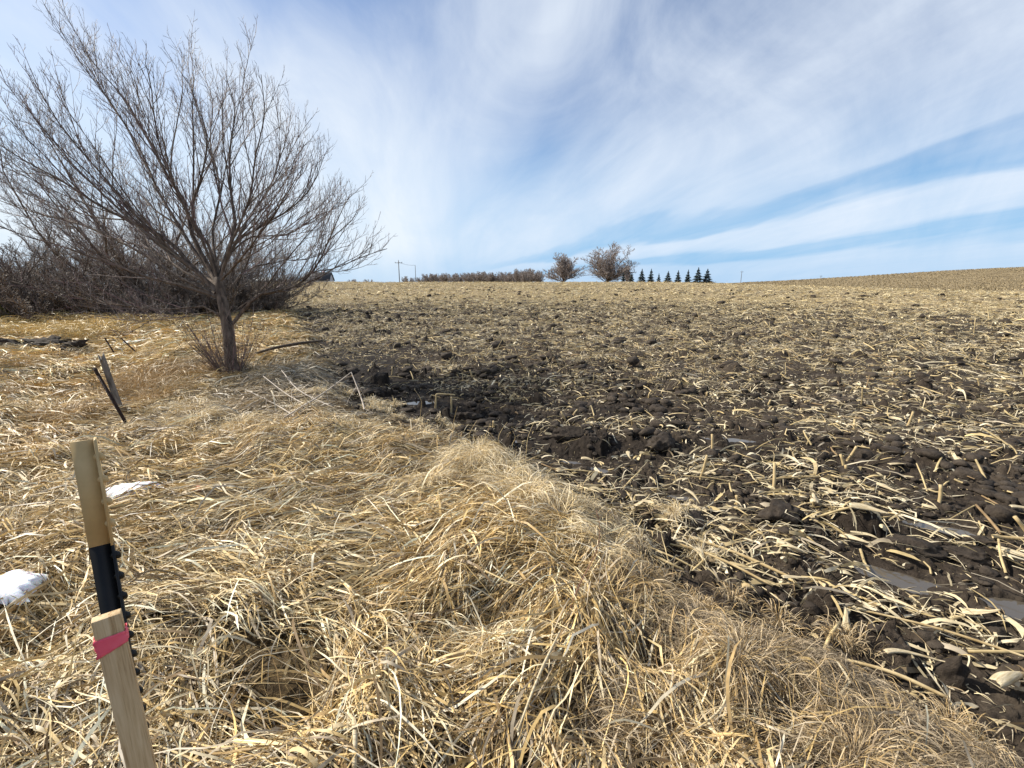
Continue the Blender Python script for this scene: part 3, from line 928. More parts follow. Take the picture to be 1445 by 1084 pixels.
def make_clods():
    V3, F3 = ico(3)
    V2, F2 = ico(2)
    vars3 = [lump(V3, 300 + i) for i in range(10)]
    vars2 = [lump(V2, 400 + i) for i in range(10)]
    Vs, Fs = [], []
    off = 0
    for (r0, r1, dens, smin, smax, vs, FF) in ((1.2, 4.5, 330, .006, .045, vars3, F3), (4.5, 9, 85, .014, .09, vars2, F2), (9, 24, 6, .04, .15, vars2, F2), (24, 55, .45, .10, .24, vars2, F2)):
        x, y = scatter(r0, r1, dens, -32, 60)
        k = (field_d(x, y) > 0.02) & (rng.random(len(x)) < 0.45 + 0.6 * vn(x, y, 0.5, 211)) & (puddle_e(x, y) > 1.05)
        x, y = x[k], y[k]
        z = HG(x, y)
        for i in range(len(x)):
            sc = smin + (smax - smin) * rng.random() ** 2.4
            a = rng.uniform(0, 6.28)
            Rm = np.array([[math.cos(a), -math.sin(a), 0], [math.sin(a), math.cos(a), 0], [0, 0, 1]])
            Vs.append((vs[rng.integers(10)] * np.array([rng.uniform(.8, 1.3), rng.uniform(.8, 1.2), rng.uniform(.7, 1.2)]) * sc) @ Rm.T + np.array([x[i], y[i], z[i] + sc * 0.22]))
            Fs.append(FF + off)
            off += len(Vs[-1])
    o = mesh_np('soil_clods', np.concatenate(Vs), np.concatenate(Fs), M['clod'], smooth=True)
    tag(o, 'loose dark brown lumps of turned soil scattered across the field', 'soil', kind='stuff')
    print('clods', off)


def make_hill_stubble():
    n = 60000
    x = rng.uniform(60, 330, n)
    y = rng.uniform(85, 200, n)
    # drilled rows running slantwise up the slope
    c_, s_ = math.cos(R(52)), math.sin(R(52))
    u, v = x * c_ + y * s_, -x * s_ + y * c_
    v = np.round(v / 1.5) * 1.5 + rng.normal(0, .30, n)
    x, y = u * c_ - v * s_, u * s_ + v * c_
    k = (x / y > .5) & (x / y < 1.75) & (y > 85)
    x, y = x[k], y[k]
    n = len(x)
    z = H(x, y)
    th = rng.uniform(0, 6.28, n)
    P0 = np.stack([x, y, z], -1)
    hgt = rng.uniform(.08, .30, n)
    P1 = P0 + np.stack([rng.normal(0, .15, n), rng.normal(0, .15, n), hgt], -1)
    side = np.stack([np.cos(th), np.sin(th), np.zeros(n)], -1)
    V, F = ribbons(np.stack([P0, P1], 1), np.repeat(side[:, None], 2, 1), np.tile(np.array([[.16, .08]]), (n, 1)) * rng.uniform(.6, 1.6, (n, 1)))
    C = np.repeat(np.array([[.40, .31, .175]]) * rng.uniform(.4, 1.15, (n, 1)), 4, 0)
    o = mesh_np('hill_stubble', V, F, M['residue'], cols=C)
    tag(o, 'fine tan stubble in slanting rows on the far hill at right', 'stubble', kind='stuff')


make_hill_stubble()


# ------------------------------------------------------------------ individual near things
def box_v(sx, sy, sz, z0=0.0):
    V = np.array([[x, y, z] for z in (0, 1) for y in (-.5, .5) for x in (-.5, .5)], float) * [sx, sy, sz]
    V[:, 2] += z0
    F = np.array([[0, 2, 3, 1], [4, 5, 7, 6], [0, 1, 5, 4], [2, 6, 7, 3], [0, 4, 6, 2], [1, 3, 7, 5]])
    return V, F


def bevel(o, w=0.002, seg=2):
    b = o.modifiers.new('bevel', 'BEVEL')
    b.width = w
    b.segments = seg
    return o


def join(parts):
    Vs, Fs, off = [], [], 0
    for V, F in parts:
        Vs.append(V)
        Fs.append(F + off)
        off += len(V)
    return np.concatenate(Vs), np.concatenate(Fs)


def shift(VF, dx, dy, dz):
    return VF[0] + np.array([dx, dy, dz]), VF[1]


# lath stake with pink flagging
sx, sy = -0.629, 0.612
face = math.atan2(0 - sx, 0 - sy)          # turn the wide face to the viewer
gz = hz(sx, sy)
stake = empty('survey_stake', (sx, sy, gz))
stake.rotation_euler = (R(0.3), R(-0.3), math.atan2(-sy, -sx) + math.pi / 2 + R(-8))
tag(stake, 'pale wooden lath stake with a band of pink flagging near its top', 'stake')
SH = 1.048 - gz
V, F = box_v(0.035, 0.016, SH, 0)
bevel(mesh_np('lath', V, F, M['lath'], parent=stake), 0.0012)
# flagging: a slightly slanting wrinkled band round the lath
n = 28
tt = np.linspace(0, 1, n, endpoint=False)
per = []
hw, hd = 0.0185, 0.0092
cor = [(-hw, -hd), (hw, -hd), (hw, hd), (-hw, hd)]
for q in tt:
    e = q * 4
    k = int(e) % 4
    fr = e - int(e)
    a, b = cor[k], cor[(k + 1) % 4]
    per.append((a[0] + (b[0] - a[0]) * fr, a[1] + (b[1] - a[1]) * fr))
rows = 9
V, F = [], []
for j in range(rows):
    for i, (x, y) in enumerate(per):
        w = 0.0012 * math.sin(9 * j / rows + i * 1.1) + 0.0007 * math.sin(i * 2.3 + j * 2)
        k = 1 + w / 0.02
        wd = 0.020 + 0.012 * (-x / hw * 0.5 + .5)
        V.append((x * k * 1.01, y * (1 + abs(w) / 0.006 * 0.5), SH - 0.031 - wd * (j / (rows - 1)) + 0.03 * x))
for j in range(rows - 1):
    for i in range(n):
        F.append((j * n + i, j * n + (i + 1) % n, (j + 1) * n + (i + 1) % n, (j + 1) * n + i))
fl = mesh_np('flagging', np.array(V), np.array(F), M['pink'], smooth=True, parent=stake)
sol = fl.modifiers.new('thick', 'SOLIDIFY')
sol.thickness = 0.0006


# steel T post
def stud(x, z, s=1.0):
    V, F = ico(2)
    V = V * np.array([0.0105, 0.0085, 0.0085]) * s
    V[:, 0] = np.minimum(V[:, 0], 0.0085)
    # steep below, sloping above
    V[:, 2] += np.maximum(V[:, 0], 0) * -0.35
    return V + np.array([x, 0.0, z]), F


def quads_to_tris(VF):
    V, F = VF
    return V, np.concatenate([F[:, [0, 1, 2]], F[:, [0, 2, 3]]])


def t_post(loc, top, khaki=0.285, name='steel_fence_post', studs=True, scale=1.0, mats=('khaki', 'black')):
    Hh = top
    o = empty(name, loc)
    parts = {'upper_post': [], 'lower_post': []}

    def section(z0, z1):
        web = box_v(0.036, 0.0035, z1 - z0, z0)
        fla = box_v(0.0045, 0.034, z1 - z0, z0)
        return [shift(web, -0.019, 0.0, 0), shift(fla, 0.0015, 0, 0)]
    zs = Hh - khaki
    V, F = join([quads_to_tris(q) for q in section(zs, Hh)] + [stud(0.004, z) for z in np.arange(Hh - 0.035, zs + 0.01, -0.046)] if studs else [quads_to_tris(q) for q in section(zs, Hh)])
    u = mesh_np('painted_top' if mats[0] != mats[1] else 'upper_shaft', V, F, M[mats[0]], parent=o)
    V, F = join([quads_to_tris(q) for q in section(-0.1, zs - 0.0005)] + ([stud(0.004, z) for z in np.arange(zs - 0.028, 0.1, -0.046)] if studs else []))
    l = mesh_np('shaft', V, F, M[mats[1]], parent=o)
    return o


gz = hz(-0.783, 0.82)
tp = t_post((-0.819, 0.784, gz), 1.264 - gz, khaki=0.215)
tp.rotation_euler = (Matrix.Rotation(R(1.7), 3, Vector((-.71, .70, 0))) @ Matrix.Rotation(R(40), 3, 'Z')).to_euler()
tp.scale = (.90, .85, 1)
tag(tp, 'black steel fence post with a khaki painted top and knobs down one side', 'fence post')

# the leaning old posts along the fence line
POSTS = [((-4.33, 4.86), (-4.73, 5.0, 0.63), 'rusty steel fence post leaning hard left against the grey wooden post'),
         ((-8.80, 9.9), (-8.98, 9.9, 0.40), 'short dark steel post leaning left of the small snow patch'),
         ((-8.30, 9.9), (-8.60, 9.9, 0.37), 'short dark steel post leaning across the small snow patch'),
         ((-11.35, 14.0), (-11.5, 14.0, 0.27), 'tiny dark steel post at the foot of the thicket')]
for (b, t, lab) in POSTS:
    z0 = hz(*b)
    v = Vector((t[0] - b[0], t[1] - b[1], t[2] - z0))
    p = t_post((b[0], b[1], z0), v.length, khaki=0.1, studs=v.length > 0.6, mats=('rust', 'rust'))
    p.rotation_euler = Vector(v).to_track_quat('Z', 'Y').to_euler()
    p.scale = (.75, .75, 1)
    tag(p, lab, 'fence post', 'old steel posts of the fence line')
# weathered wooden post, split at the top
z0 = hz(-5.12, 5.6)
ns = 12
rows = 14
V, F = [], []
hp = 0.72 - z0
for j in range(rows):
    zf = j / (rows - 1)
    for i in range(ns):
        a = i * 2 * math.pi / ns
        r_ = 0.033 * (1 + 0.13 * math.sin(3 * a + 1) + 0.08 * math.sin(7 * a + j * 0.4)) * (1.1 - 0.12 * zf)
        zt = hp * zf
        if j == rows - 1:
            zt += 0.02 * math.sin(2 * a + .5) - (0.07 if i in (3, 9) else 0)
        V.append((math.cos(a) * r_, math.sin(a) * r_ * .75, zt))
for j in range(rows - 1):
    for i in range(ns):
        F.append((j * ns + i, j * ns + (i + 1) % ns, (j + 1) * ns + (i + 1) % ns, (j + 1) * ns + i))
V.append((0, 0, hp - 0.05))
c_ = len(V) - 1
for i in range(0, ns, 1):
    F.append(((rows - 1) * ns + i, (rows - 1) * ns + (i + 1) % ns, c_, c_))
F = np.array(F)
V = np.array(V)
tri = np.concatenate([F[F[:, 2] != F[:, 3]][:, [0, 1, 2]], F[F[:, 2] != F[:, 3]][:, [0, 2, 3]], F[F[:, 2] == F[:, 3]][:, :3]])
wp = mesh_np('wooden_post', V, tri, M['oldwood'], smooth=False)
wp.location = (-5.05, 5.6, z0 - 0.02)
wp.rotation_euler = (R(2), R(-6), R(20))
tag(wp, 'weathered grey wooden post with a split top standing in the grass', 'wooden post')


# snow
def snow(loc, a, b, rz, th, seed, lab):
    n, rings = 72, 9
    V, F = [], []
    r_ = np.random.default_rng(seed)
    ph = r_.uniform(0, 6.28, 6)
    for j in range(rings + 1):
        q = j / rings
        for i in range(n):
            t = i * 2 * math.pi / n
            e = 1 + 0.22 * math.sin(2 * t + ph[0]) + 0.16 * math.sin(3 * t + ph[1]) + 0.10 * math.sin(5 * t + ph[2]) + 0.07 * math.sin(9 * t + ph[3]) + 0.05 * math.sin(15 * t + ph[4]) + .04 * math.sin(23 * t + ph[5])
            V.append((math.cos(t) * a * e * q, math.sin(t) * b * e * q, th * (1 - q ** 6) + 0.01 * math.sin(9 * q * math.cos(t) + seed) * (1 - q) - 0.03 * (q ** 8)))
    for j in range(rings):
        for i in range(n):
            F.append((j * n + i, (j + 1) * n + i, (j + 1) * n + (i + 1) % n, j * n + (i + 1) % n))
    V = np.array(V)
    q_ = np.repeat(np.linspace(0, 1, rings + 1), n)
    rag = 1 + q_ ** 5 * (.22 * vn(V[:, 0], V[:, 1], a * .28, seed) + .16 * vn(V[:, 0], V[:, 1], a * .10, seed + 2))
    V[:, :2] *= rag[:, None]
    c_, s_ = math.cos(rz), math.sin(rz)
    X_, Y_ = loc[0] + V[:, 0] * c_ - V[:, 1] * s_, loc[1] + V[:, 0] * s_ + V[:, 1] * c_
    zc_ = hz(*loc)
    V = np.stack([X_ - loc[0], Y_ - loc[1], .25 * (HG(X_, Y_) - zc_) + V[:, 2] * .7 + .003 * vn(X_, Y_, .03, 4)], -1)
    o = mesh_np('snow_patch', V, np.array(F), M['snow'], smooth=True)
    o.location = (loc[0], loc[1], zc_ + (0.10 if seed == 5 else 0.075))
    tag(o, lab, 'snow')
    HOLES.append((loc[0], loc[1], min(a, b) * 1.1))
    ca, sa = math.cos(rz), math.sin(rz)
    for s_ in (-.45, .45):
        HOLES.append((loc[0] + ca * a * s_, loc[1] + sa * a * s_, min(a, b) * 1.0))


snow((-2.77, 3.0), .17, .085, 0.15, .03, 5, 'melting white snow patch on the grass right of the fence post')
snow((-2.47, 1.90), .19, .12, -0.1, .035, 9, 'melting white snow patch cut off by the left edge of the picture')
snow((-9.25, 11.1), .36, .15, 0.3, .05, 13, 'small white snow patch beside two leaning steel posts')

make_grass()
make_residue()
make_clods()


# ------------------------------------------------------------------ trees
def bez(pts, K):
    """smooth resample of a polyline"""
    pts = np.array(pts, float)
    n = len(pts)
    d = np.concatenate([[0], np.cumsum(np.linalg.norm(np.diff(pts, axis=0), axis=1))])
    t = np.linspace(0, d[-1], K)
    ext = np.vstack([2 * pts[0] - pts[1], pts, 2 * pts[-1] - pts[-2]])
    out_ = []
    for q in t:
        i = min(max(np.searchsorted(d, q, 'right') - 1, 0), n - 2)
        u = (q - d[i]) / max(d[i + 1] - d[i], 1e-9)
        p0, p1, p2, p3 = ext[i], ext[i + 1], ext[i + 2], ext[i + 3]
        out_.append(0.5 * ((2 * p1) + (-p0 + p2) * u + (2 * p0 - 5 * p1 + 4 * p2 - p3) * u * u + (-p0 + 3 * p1 - 3 * p2 + p3) * u ** 3))
    return np.array(out_)


class Grower:
    cap = 9.0

    def __init__(s, seed, lift=0.35, wob=0.10):
        s.r = random.Random(seed)
        s.limbs = []
        s.twigs = []
        s.lift = lift
        s.wob = wob

    def line(s, p, d, L, K, lift):
        r = s.r
        pts = [np.array(p)]
        d = np.array(d) / np.linalg.norm(d)
        st_ = L / (K - 1)
        for _ in range(K - 1):
            d = d + np.array([r.gauss(0, s.wob), r.gauss(0, s.wob), r.gauss(0, s.wob)]) + np.array([0, 0, lift / (K - 1)])
            d = d / np.linalg.norm(d)
            pts.append(pts[-1] + d * st_)
        return np.array(pts)

    def kids(s, pts, r0, r1, level, spacing, Lk, ang=(25, 50), t0=0.15, upbias=0.0, maxlevel=3, tipr=0.0016, sp_mul=1.0):
        r = s.r
        seg = np.diff(pts, axis=0)
        ln = np.linalg.norm(seg, axis=1)
        tot = ln.sum()
        cum = np.concatenate([[0], np.cumsum(ln)])
        q = tot * t0 + r.random() * spacing
        sidea = r.random() * 6.28
        while q < tot:
            i = min(np.searchsorted(cum, q, 'right') - 1, len(ln) - 1)
            u = (q - cum[i]) / ln[i]
            p = pts[i] + seg[i] * u
            T = seg[i] / ln[i]
            ref = np.array([0, 0, 1.0]) if abs(T[2]) < .9 else np.array([1.0, 0, 0])
            A = np.cross(T, ref)
            A /= np.linalg.norm(A)
            B = np.cross(A, T)
            sidea += 2.4 + r.gauss(0, .6)
            a = R(r.uniform(*ang))
            d = T * math.cos(a) + (A * math.cos(sidea) + B * math.sin(sidea)) * math.sin(a)
            d = d + np.array([0, 0, upbias])
            f = q / tot
            L = Lk * (1.2 - 0.72 * f) * r.uniform(.5, 1.25)
            rad = min((r0 + (r1 - r0) * f) * r.uniform(.36, .58), s.cap)
            s.branch(p, d, L, rad, level, maxlevel, tipr, sp_mul)
            q += spacing * r.uniform(.55, 1.45)

    def branch(s, p, d, L, rad, level, maxlevel, tipr, sp_mul=1.0):
        K = {1: 8, 2: 6, 3: 4}.get(level, 4)
        rad = max(rad, tipr * (1.0 + 0.8 * (maxlevel - level)))
        pts = s.line(p, d, L, K, s.lift)
        rr = np.linspace(rad, max(tipr * .75, rad * .3), K)
        S = 6 if rad > .02 else (4 if rad > .006 else 3)
        (s.limbs if rad > max(0.014, tipr * 2.2) else s.twigs).append((pts, rr, S))
        if level < maxlevel and L > 0.12:
            s.kids(pts, rad, rad * .3, level + 1, max(L * .13, .05) * sp_mul, L * .5, t0=.15, maxlevel=maxlevel, tipr=tipr, sp_mul=sp_mul)


def px_world(px, py, t):
    """where a sight line of the survey ends at camera depth t (used once, to lay out the main limbs)"""
    p = R(12.5)
    x, y = (px - 722.5) / 635, (542 - py) / 635
    return np.array([x * t, (math.cos(p) + y * math.sin(p)) * t, EYE + (-math.sin(p) + y * math.cos(p)) * t])


TD = 7.6
z_t = hz(-4.72, 7.45)
tree = empty('bare_tree', (-4.72, 7.45, z_t))
tag(tree, 'large leafless tree with a wide fan of bare branches beside the field edge', 'tree')


def loc(ps, d0=0.0, d1=0.0, K=14):
    n = len(ps)
    P = [px_world(x, y, TD + d0 + (d1 - d0) * (i / (n - 1)) ** 1.2) for i, (x, y) in enumerate(ps)]
    return bez(P, K) - np.array([-4.72, 7.45, z_t])


G = Grower(5, lift=0.48, wob=0.06)
G.cap = 0.0095
trunk = [(329, 537), (326, 510), (323, 475), (317, 440), (311, 412), (309, 392)]
LIMBS = [  # pixel path, depth start/end offset, start radius
    ([(308, 402), (292, 372), (270, 330), (262, 290), (232, 243), (208, 195), (178, 145), (140, 98), (120, 75)], 0, .5, .062),
    ([(306, 412), (270, 375), (232, 335), (158, 299), (83, 252), (20, 215), (-40, 175)], 0, -.3, .060),
    ([(304, 415), (250, 390), (187, 350), (110, 318), (30, 295), (-50, 262)], 0, 1.0, .046),
    ([(309, 395), (318, 365), (331, 320), (326, 270), (325, 200), (330, 150), (318, 100)], 0, .4, .055),
    ([(308, 400), (296, 350), (275, 315), (272, 285), (284, 255), (291, 200), (276, 150), (262, 110)], 0, -.6, .046),
    ([(312, 385), (332, 345), (374, 318), (412, 294), (438, 262), (452, 222)], 0, .3, .042),
    ([(318, 372), (345, 320), (378, 270), (400, 210), (412, 160)], 0, 1.1, .036),
    ([(324, 462), (338, 445), (352, 428), (368, 416), (408, 408), (436, 388), (458, 352), (474, 314), (492, 280)], 0, -.7, .050),
    ([(330, 440), (360, 420), (395, 410), (436, 388), (470, 380), (500, 370), (545, 355)], -.1, -.8, .020),
    ([(315, 425), (345, 385), (395, 368), (435, 364), (495, 345)], 0, .9, .022),
    ([(318, 452), (285, 432), (240, 436), (170, 432), (80, 415), (10, 400)], 0, -1.0, .024),
    ([(310, 420), (262, 405), (190, 385), (100, 352), (10, 325), (-40, 300)], 0, -1.4, .040),
    ([(308, 402), (268, 345), (228, 280), (200, 215), (160, 150), (118, 85), (98, 62)], 0, 1.6, .050),
    ([(309, 398), (325, 350), (350, 285), (358, 230), (372, 170), (368, 110)], 0, -1.2, .040),
    ([(308, 404), (255, 368), (205, 330), (130, 262), (70, 195), (28, 140)], 0, .7, .050),
    ([(306, 408), (250, 360), (180, 290), (110, 205), (60, 130), (44, 92)], 0, -.9, .044),
    ([(309, 398), (285, 340), (248, 270), (222, 200), (212, 140), (200, 92)], 0, -1.5, .040),
    ([(310, 396), (300, 330), (312, 270), (300, 210), (304, 150), (290, 105)], 0, 1.9, .036),
    ([(322, 360), (355, 335), (410, 330), (452, 300), (478, 262)], .2, 1.6, .026),
    ([(308, 405), (262, 385), (215, 352), (150, 330), (60, 282), (0, 250)], 0, 2.4, .034),
    ([(320, 448), (300, 440), (262, 447), (205, 452), (140, 448)], 0, .8, .016),
    ([(309, 398), (336, 372), (360, 345), (392, 300), (430, 240)], 0, -1.8, .030),
]
T_pts = loc(trunk, 0, 0, 16)
T_pts[0, 2] = -0.05
tr = np.interp(np.linspace(0, 1, 16), [0, .06, .18, .5, 1], [.19, .125, .096, .088, .066])
limb_lines = [(T_pts, tr, 14)]
for k, (ps, d0, d1, r0) in enumerate(LIMBS):
    L_ = loc(ps, d0, d1, 16)
    L_[3:] += np.cumsum(rng.normal(0, 0.009, (13, 3)), 0)
    r0 *= .66
    rr = .0045 + (r0 - .0045) * (1 - np.linspace(0, 1, 16)) ** 1.15
    G.limbs.append((L_, rr, 8))
    tot = float(np.linalg.norm(np.diff(L_, axis=0), axis=1).sum())
    if tot > 2.2:
        for f in ((.25, .42, .58, .70) if ps[-1][1] < 300 else (.45, .65)):
            i_ = int(f * 15)
            T_ = L_[i_ + 1] - L_[i_]
            T_ /= np.linalg.norm(T_)
            A_ = np.cross(T_, np.array([0, 1.0, .2]))
            A_ /= np.linalg.norm(A_)
            B_ = np.cross(A_, T_)
            q_ = random.uniform(0, 6.28)
            a_ = R(random.uniform(14, 30))
            d_ = T_ * math.cos(a_) + (A_ * math.cos(q_) * 1.0 + B_ * math.sin(q_)) * math.sin(a_)
            S_ = G.line(L_[i_], d_ + np.array([0, 0, .1]), tot * (1 - f) * random.uniform(.75, .98), 11, .30)
            rs_ = max(.007, rr[i_] * .60)
            G.limbs.append((S_, .0032 + (rs_ - .0032) * (1 - np.linspace(0, 1, 11)) ** 1.1, 6))
            G.kids(S_, rs_, .005, 1, 0.17, 0.85, ang=(12, 36), t0=.2, upbias=.20, maxlevel=3, tipr=0.0019, sp_mul=1.7)
    G.kids(L_, r0, .0075, 1, 0.14, 0.98, ang=(12, 38), t0=.16, upbias=.20, maxlevel=3, tipr=0.0019, sp_mul=1.6)
# basal suckers
for i in range(60):
    a = random.uniform(0, 6.28)
    d = np.array([math.cos(a) * .55, math.sin(a) * .55, 1.0])
    G.branch(np.array([math.cos(a) * .12, math.sin(a) * .12, 0.02]), d * np.array([1.3, 1.3, 1]), random.uniform(.45, 1.35), random.uniform(.003, .009), 2, 3, .0020)
V, F, src, al = tubes(limb_lines)
bm_sides = 14
flare = np.clip(1 - V[:, 2] / 0.35, 0, 1) ** 2
ang_ = np.arctan2(V[:, 1], V[:, 0])
V[:, 0] *= 1 + 0.30 * flare * (0.6 + 0.4 * np.sin(5 * ang_ + 1))
V[:, 1] *= 1 + 0.30 * flare * (0.6 + 0.4 * np.sin(5 * ang_ + 1))
o = mesh_np('trunk', V, F, M['bark'], smooth=True, parent=tree)
V, F, src, al = tubes(G.limbs)
mesh_np('limbs', V, F, M['bark'], smooth=True, parent=tree)
V, F, src, al = tubes(G.twigs, cap=False)
tc_ = np.array([[0.16, 0.118, 0.105]]) * rng.uniform(.6, 1.5, (len(G.twigs), 1)) * (np.array([[1, 1, 1]]) + rng.normal(0, .06, (len(G.twigs), 3)))
mesh_np('crown', V, F, M['twig'], cols=np.clip(tc_, .02, 1)[src], parent=tree)
print('tree twigs', len(G.twigs), 'limbs', len(G.limbs))


def bush_mesh(seed, h, spread, stems, tipr, kidsp=.11, lean=(10, 50), colr=(0.12, 0.088, 0.070), levels=3, trunk=None, sp_mul=1.0):
    g = Grower(seed, lift=.30, wob=.11)
    r = g.r
    for k in range(stems):
        a = r.uniform(0, 6.28)
        le = R(r.uniform(*lean))
        d = np.array([math.cos(a) * math.sin(le), math.sin(a) * math.sin(le), math.cos(le)])
        L = h * r.uniform(.75, 1.05) * ((1.08 - .38 * le / 1.5) if trunk else 1 / max(.6, math.cos(le * .6)))
        if trunk:
            p0 = np.array([0, 0, trunk * r.uniform(.7, 1.1)])
            L -= trunk
        else:
            p0 = np.array([math.cos(a), math.sin(a), 0]) * r.uniform(0, spread * .35)
        pts = g.line(p0, d, L, 9, .35)
        r0 = h * r.uniform(.007, .012)
        g.limbs.append((pts, np.linspace(r0, max(tipr, r0 * .18), 9), 5))
        g.kids(pts, r0, r0 * .3, 1, h * kidsp * .45, h * .26, ang=(22, 55), t0=.12, upbias=.15, maxlevel=levels, tipr=tipr, sp_mul=sp_mul)
    tl = []
    if trunk:
        tl = [(np.array([[0, 0, -.2], [0.02 * h, 0, trunk * .5], [0, 0, trunk * 1.1]]), np.array([.034, .026, .02]) * h, 8)]
    V, F, src, al = tubes(tl + g.limbs)
    V2, F2, src2, al2 = tubes(g.twigs, cap=False)
    n = len(g.twigs)
    c = np.array([colr]) * rng.uniform(.55, 1.5, (n, 1))
    return (V, F), (V2, F2, c[src2])


def bare_plant(name, proto, loc_, sc, rz, label, cat, group=None, names=('stem', 'crown')):
    o = empty(name, loc_, rz)
    o.scale = (sc, sc, sc * random.uniform(.9, 1.1)) if isinstance(sc, float) else sc
    a = proto[0].copy()
    b = proto[1].copy()
    a.name, b.name = names
    for q in (a, b):
        col.objects.link(q)
        q.parent = o
    tag(o, label, cat, group)
    return o


def protos(specs, names=('stem', 'crown'), bark='bark'):
    out_ = []
    for kw in specs:
        (V, F), (V2, F2, C) = bush_mesh(**kw)
        a = mesh_np(names[0], V, F, M[bark], smooth=True, link=False)
        b = mesh_np(names[1], V2, F2, M['twig'], cols=C, link=False)
        out_.append((a, b))
    return out_


# the thicket behind and left of the big tree
TB = protos([dict(seed=21, h=5.2, spread=1.6, stems=11, tipr=.0038, colr=(.26, .215, .185)), dict(seed=22, h=4.6, spread=1.8, stems=12, tipr=.0042, colr=(.30, .25, .21)),
             dict(seed=23, h=3.0, spread=1.8, stems=14, tipr=.0055, lean=(20, 70), colr=(.22, .185, .16))])
LOW = protos([dict(seed=31, h=1.9, spread=1.9, stems=20, tipr=.0060, lean=(30, 82), colr=(.20, .16, .13), levels=3), dict(seed=32, h=1.6, spread=2.0, stems=22, tipr=.0065, lean=(35, 85), colr=(.23, .185, .15), levels=3)])
TH = [(-15.2, 19.2, 0, 1.16), (-14.0, 20.5, 0, 1.0), (-18.3, 20.2, 1, 1.05), (-16.8, 21.5, 0, 1.0), (-20.3, 20.0, 1, .85), (-22.4, 19.5, 0, .72), (-25.0, 20.5, 1, .80), (-12.9, 20.6, 1, .82), (-12.2, 23.0, 0, .68),
      (-23.5, 17.0, 2, 1.0), (-20.2, 17.2, 2, 1.1), (-17.5, 17.6, 2, 1.05), (-14.6, 18.2, 2, 1.1), (-12.6, 19.0, 2, .95), (-28.0, 23.0, 0, .82), (-26.5, 18.5, 2, 1.2), (-15.5, 24.0, 1, 1.0), (-19.0, 24.0, 0, .9), (-23.0, 24.0, 1, .8), (-11.6, 21.5, 2, .85)]
words = ['tallest bare bush of the thicket right behind the big tree trunk', 'broad bare bush of the thicket left behind the big tree']
for i, (x, y, v, s) in enumerate(TH):
    lab = 'bare grey brown bush of the tangled thicket behind the big tree' if v < 2 else 'low spreading bare shrub at the front of the thicket'
    bare_plant('thicket_bush', TB[v], (x, y, hz(x, y) - .05), float(s), i * 1.7, lab, 'bush', 'tall thicket bushes' if v < 2 else 'low shrubs fronting the thicket', ('stems', 'twigs'))
k = 0
for i in range(34):
    t = i / 33
    x = -28 + t * 16.6
    y = 15.6 + abs(t - .45) * 1.0 + random.uniform(-.4, 3.2) + (t > .75) * (t - .75) * 10
    bare_plant('bramble_bush', LOW[i % 2], (x, y, hz(x, y) - .05), random.uniform(.75, 1.15), i * 2.3, 'knee high dark tangle of bare stems along the foot of the thicket', 'bush', 'bramble tangles along the thicket', ('stems', 'twigs'))
# yellow green shrub at the left edge
nl = 2600
a = rng.normal(0, 1, (nl, 3))
a = norm(a) * rng.uniform(.3, 1, (nl, 1)) ** .5 * np.array([.75, .6, .50]) + np.array([0, 0, .48])
sd = norm(rng.normal(0, 1, (nl, 3)))
td = norm(np.cross(sd, rng.normal(0, 1, (nl, 3))))
P = np.stack([a - td * .03, a, a + td * .03], 1)
V, F = ribbons(P, np.repeat(sd[:, None], 3, 1), np.tile(np.array([[.012, .032, .006]]), (nl, 1)))
sh = empty('yellow_shrub', (-17.7, 15.3, hz(-17.7, 15.3)))
tag(sh, 'small yellow green shrub at the left edge below the thicket', 'bush')
cs = np.array([[.30, .27, .07]]) * rng.uniform(.4, 1.2, (nl, 1))
mesh_np('foliage', V, F, M['grass'], cols=np.repeat(cs, 6, 0), parent=sh)
st_lines = [(np.array([[0, 0, 0], [math.cos(q) * .2, math.sin(q) * .15, .35], [math.cos(q) * .45, math.sin(q) * .35, .75]]), np.array([.015, .010, .004]), 5) for q in np.arange(0, 6.2, .7)]
V, F, src, al = tubes(st_lines)
mesh_np('stems', V, F, M['bark'], parent=sh)

# ------------------------------------------------------------------ beyond the crest
FT = protos([dict(seed=41, h=14, spread=5, stems=28, tipr=.021, lean=(4, 86), levels=3, trunk=2.0, colr=(.37, .315, .285), sp_mul=1.0, kidsp=.09), dict(seed=42, h=12, spread=5, stems=26, tipr=.021, lean=(4, 84), levels=3, trunk=2.2, colr=(.38, .325, .295), sp_mul=1.0, kidsp=.09)],
            ('trunk', 'crown'))
FS = protos([dict(seed=43, h=8, spread=3, stems=10, tipr=.026, lean=(5, 50), levels=3, trunk=1.2, colr=(.38, .325, .295), sp_mul=1.2), dict(seed=44, h=7, spread=3, stems=11, tipr=.026, lean=(5, 55), levels=3, trunk=1.0, colr=(.40, .345, .31), sp_mul=1.2)],
            ('trunk', 'crown'))


def far_pos(px, Y):
    xx = (px - 722.5) / 635
    p = R(12.5)
    k = xx / (math.cos(p) + (141 / 635) * math.sin(p))
    return k * Y


def ground_far(x, y):
    return float(H(np.array([float(x)]), np.array([float(y)]))[0])


def far_tree(name, proto, px, Y, sc, rz, lab, grp=None, cat='tree', wide=None):
    x = far_pos(px, Y)
    s_ = float(sc) if wide is None else (sc * wide, sc * wide, sc)
    return bare_plant(name, proto, (x, Y, ground_far(x, Y)), s_, rz, lab, cat, grp, ('trunk', 'crown'))


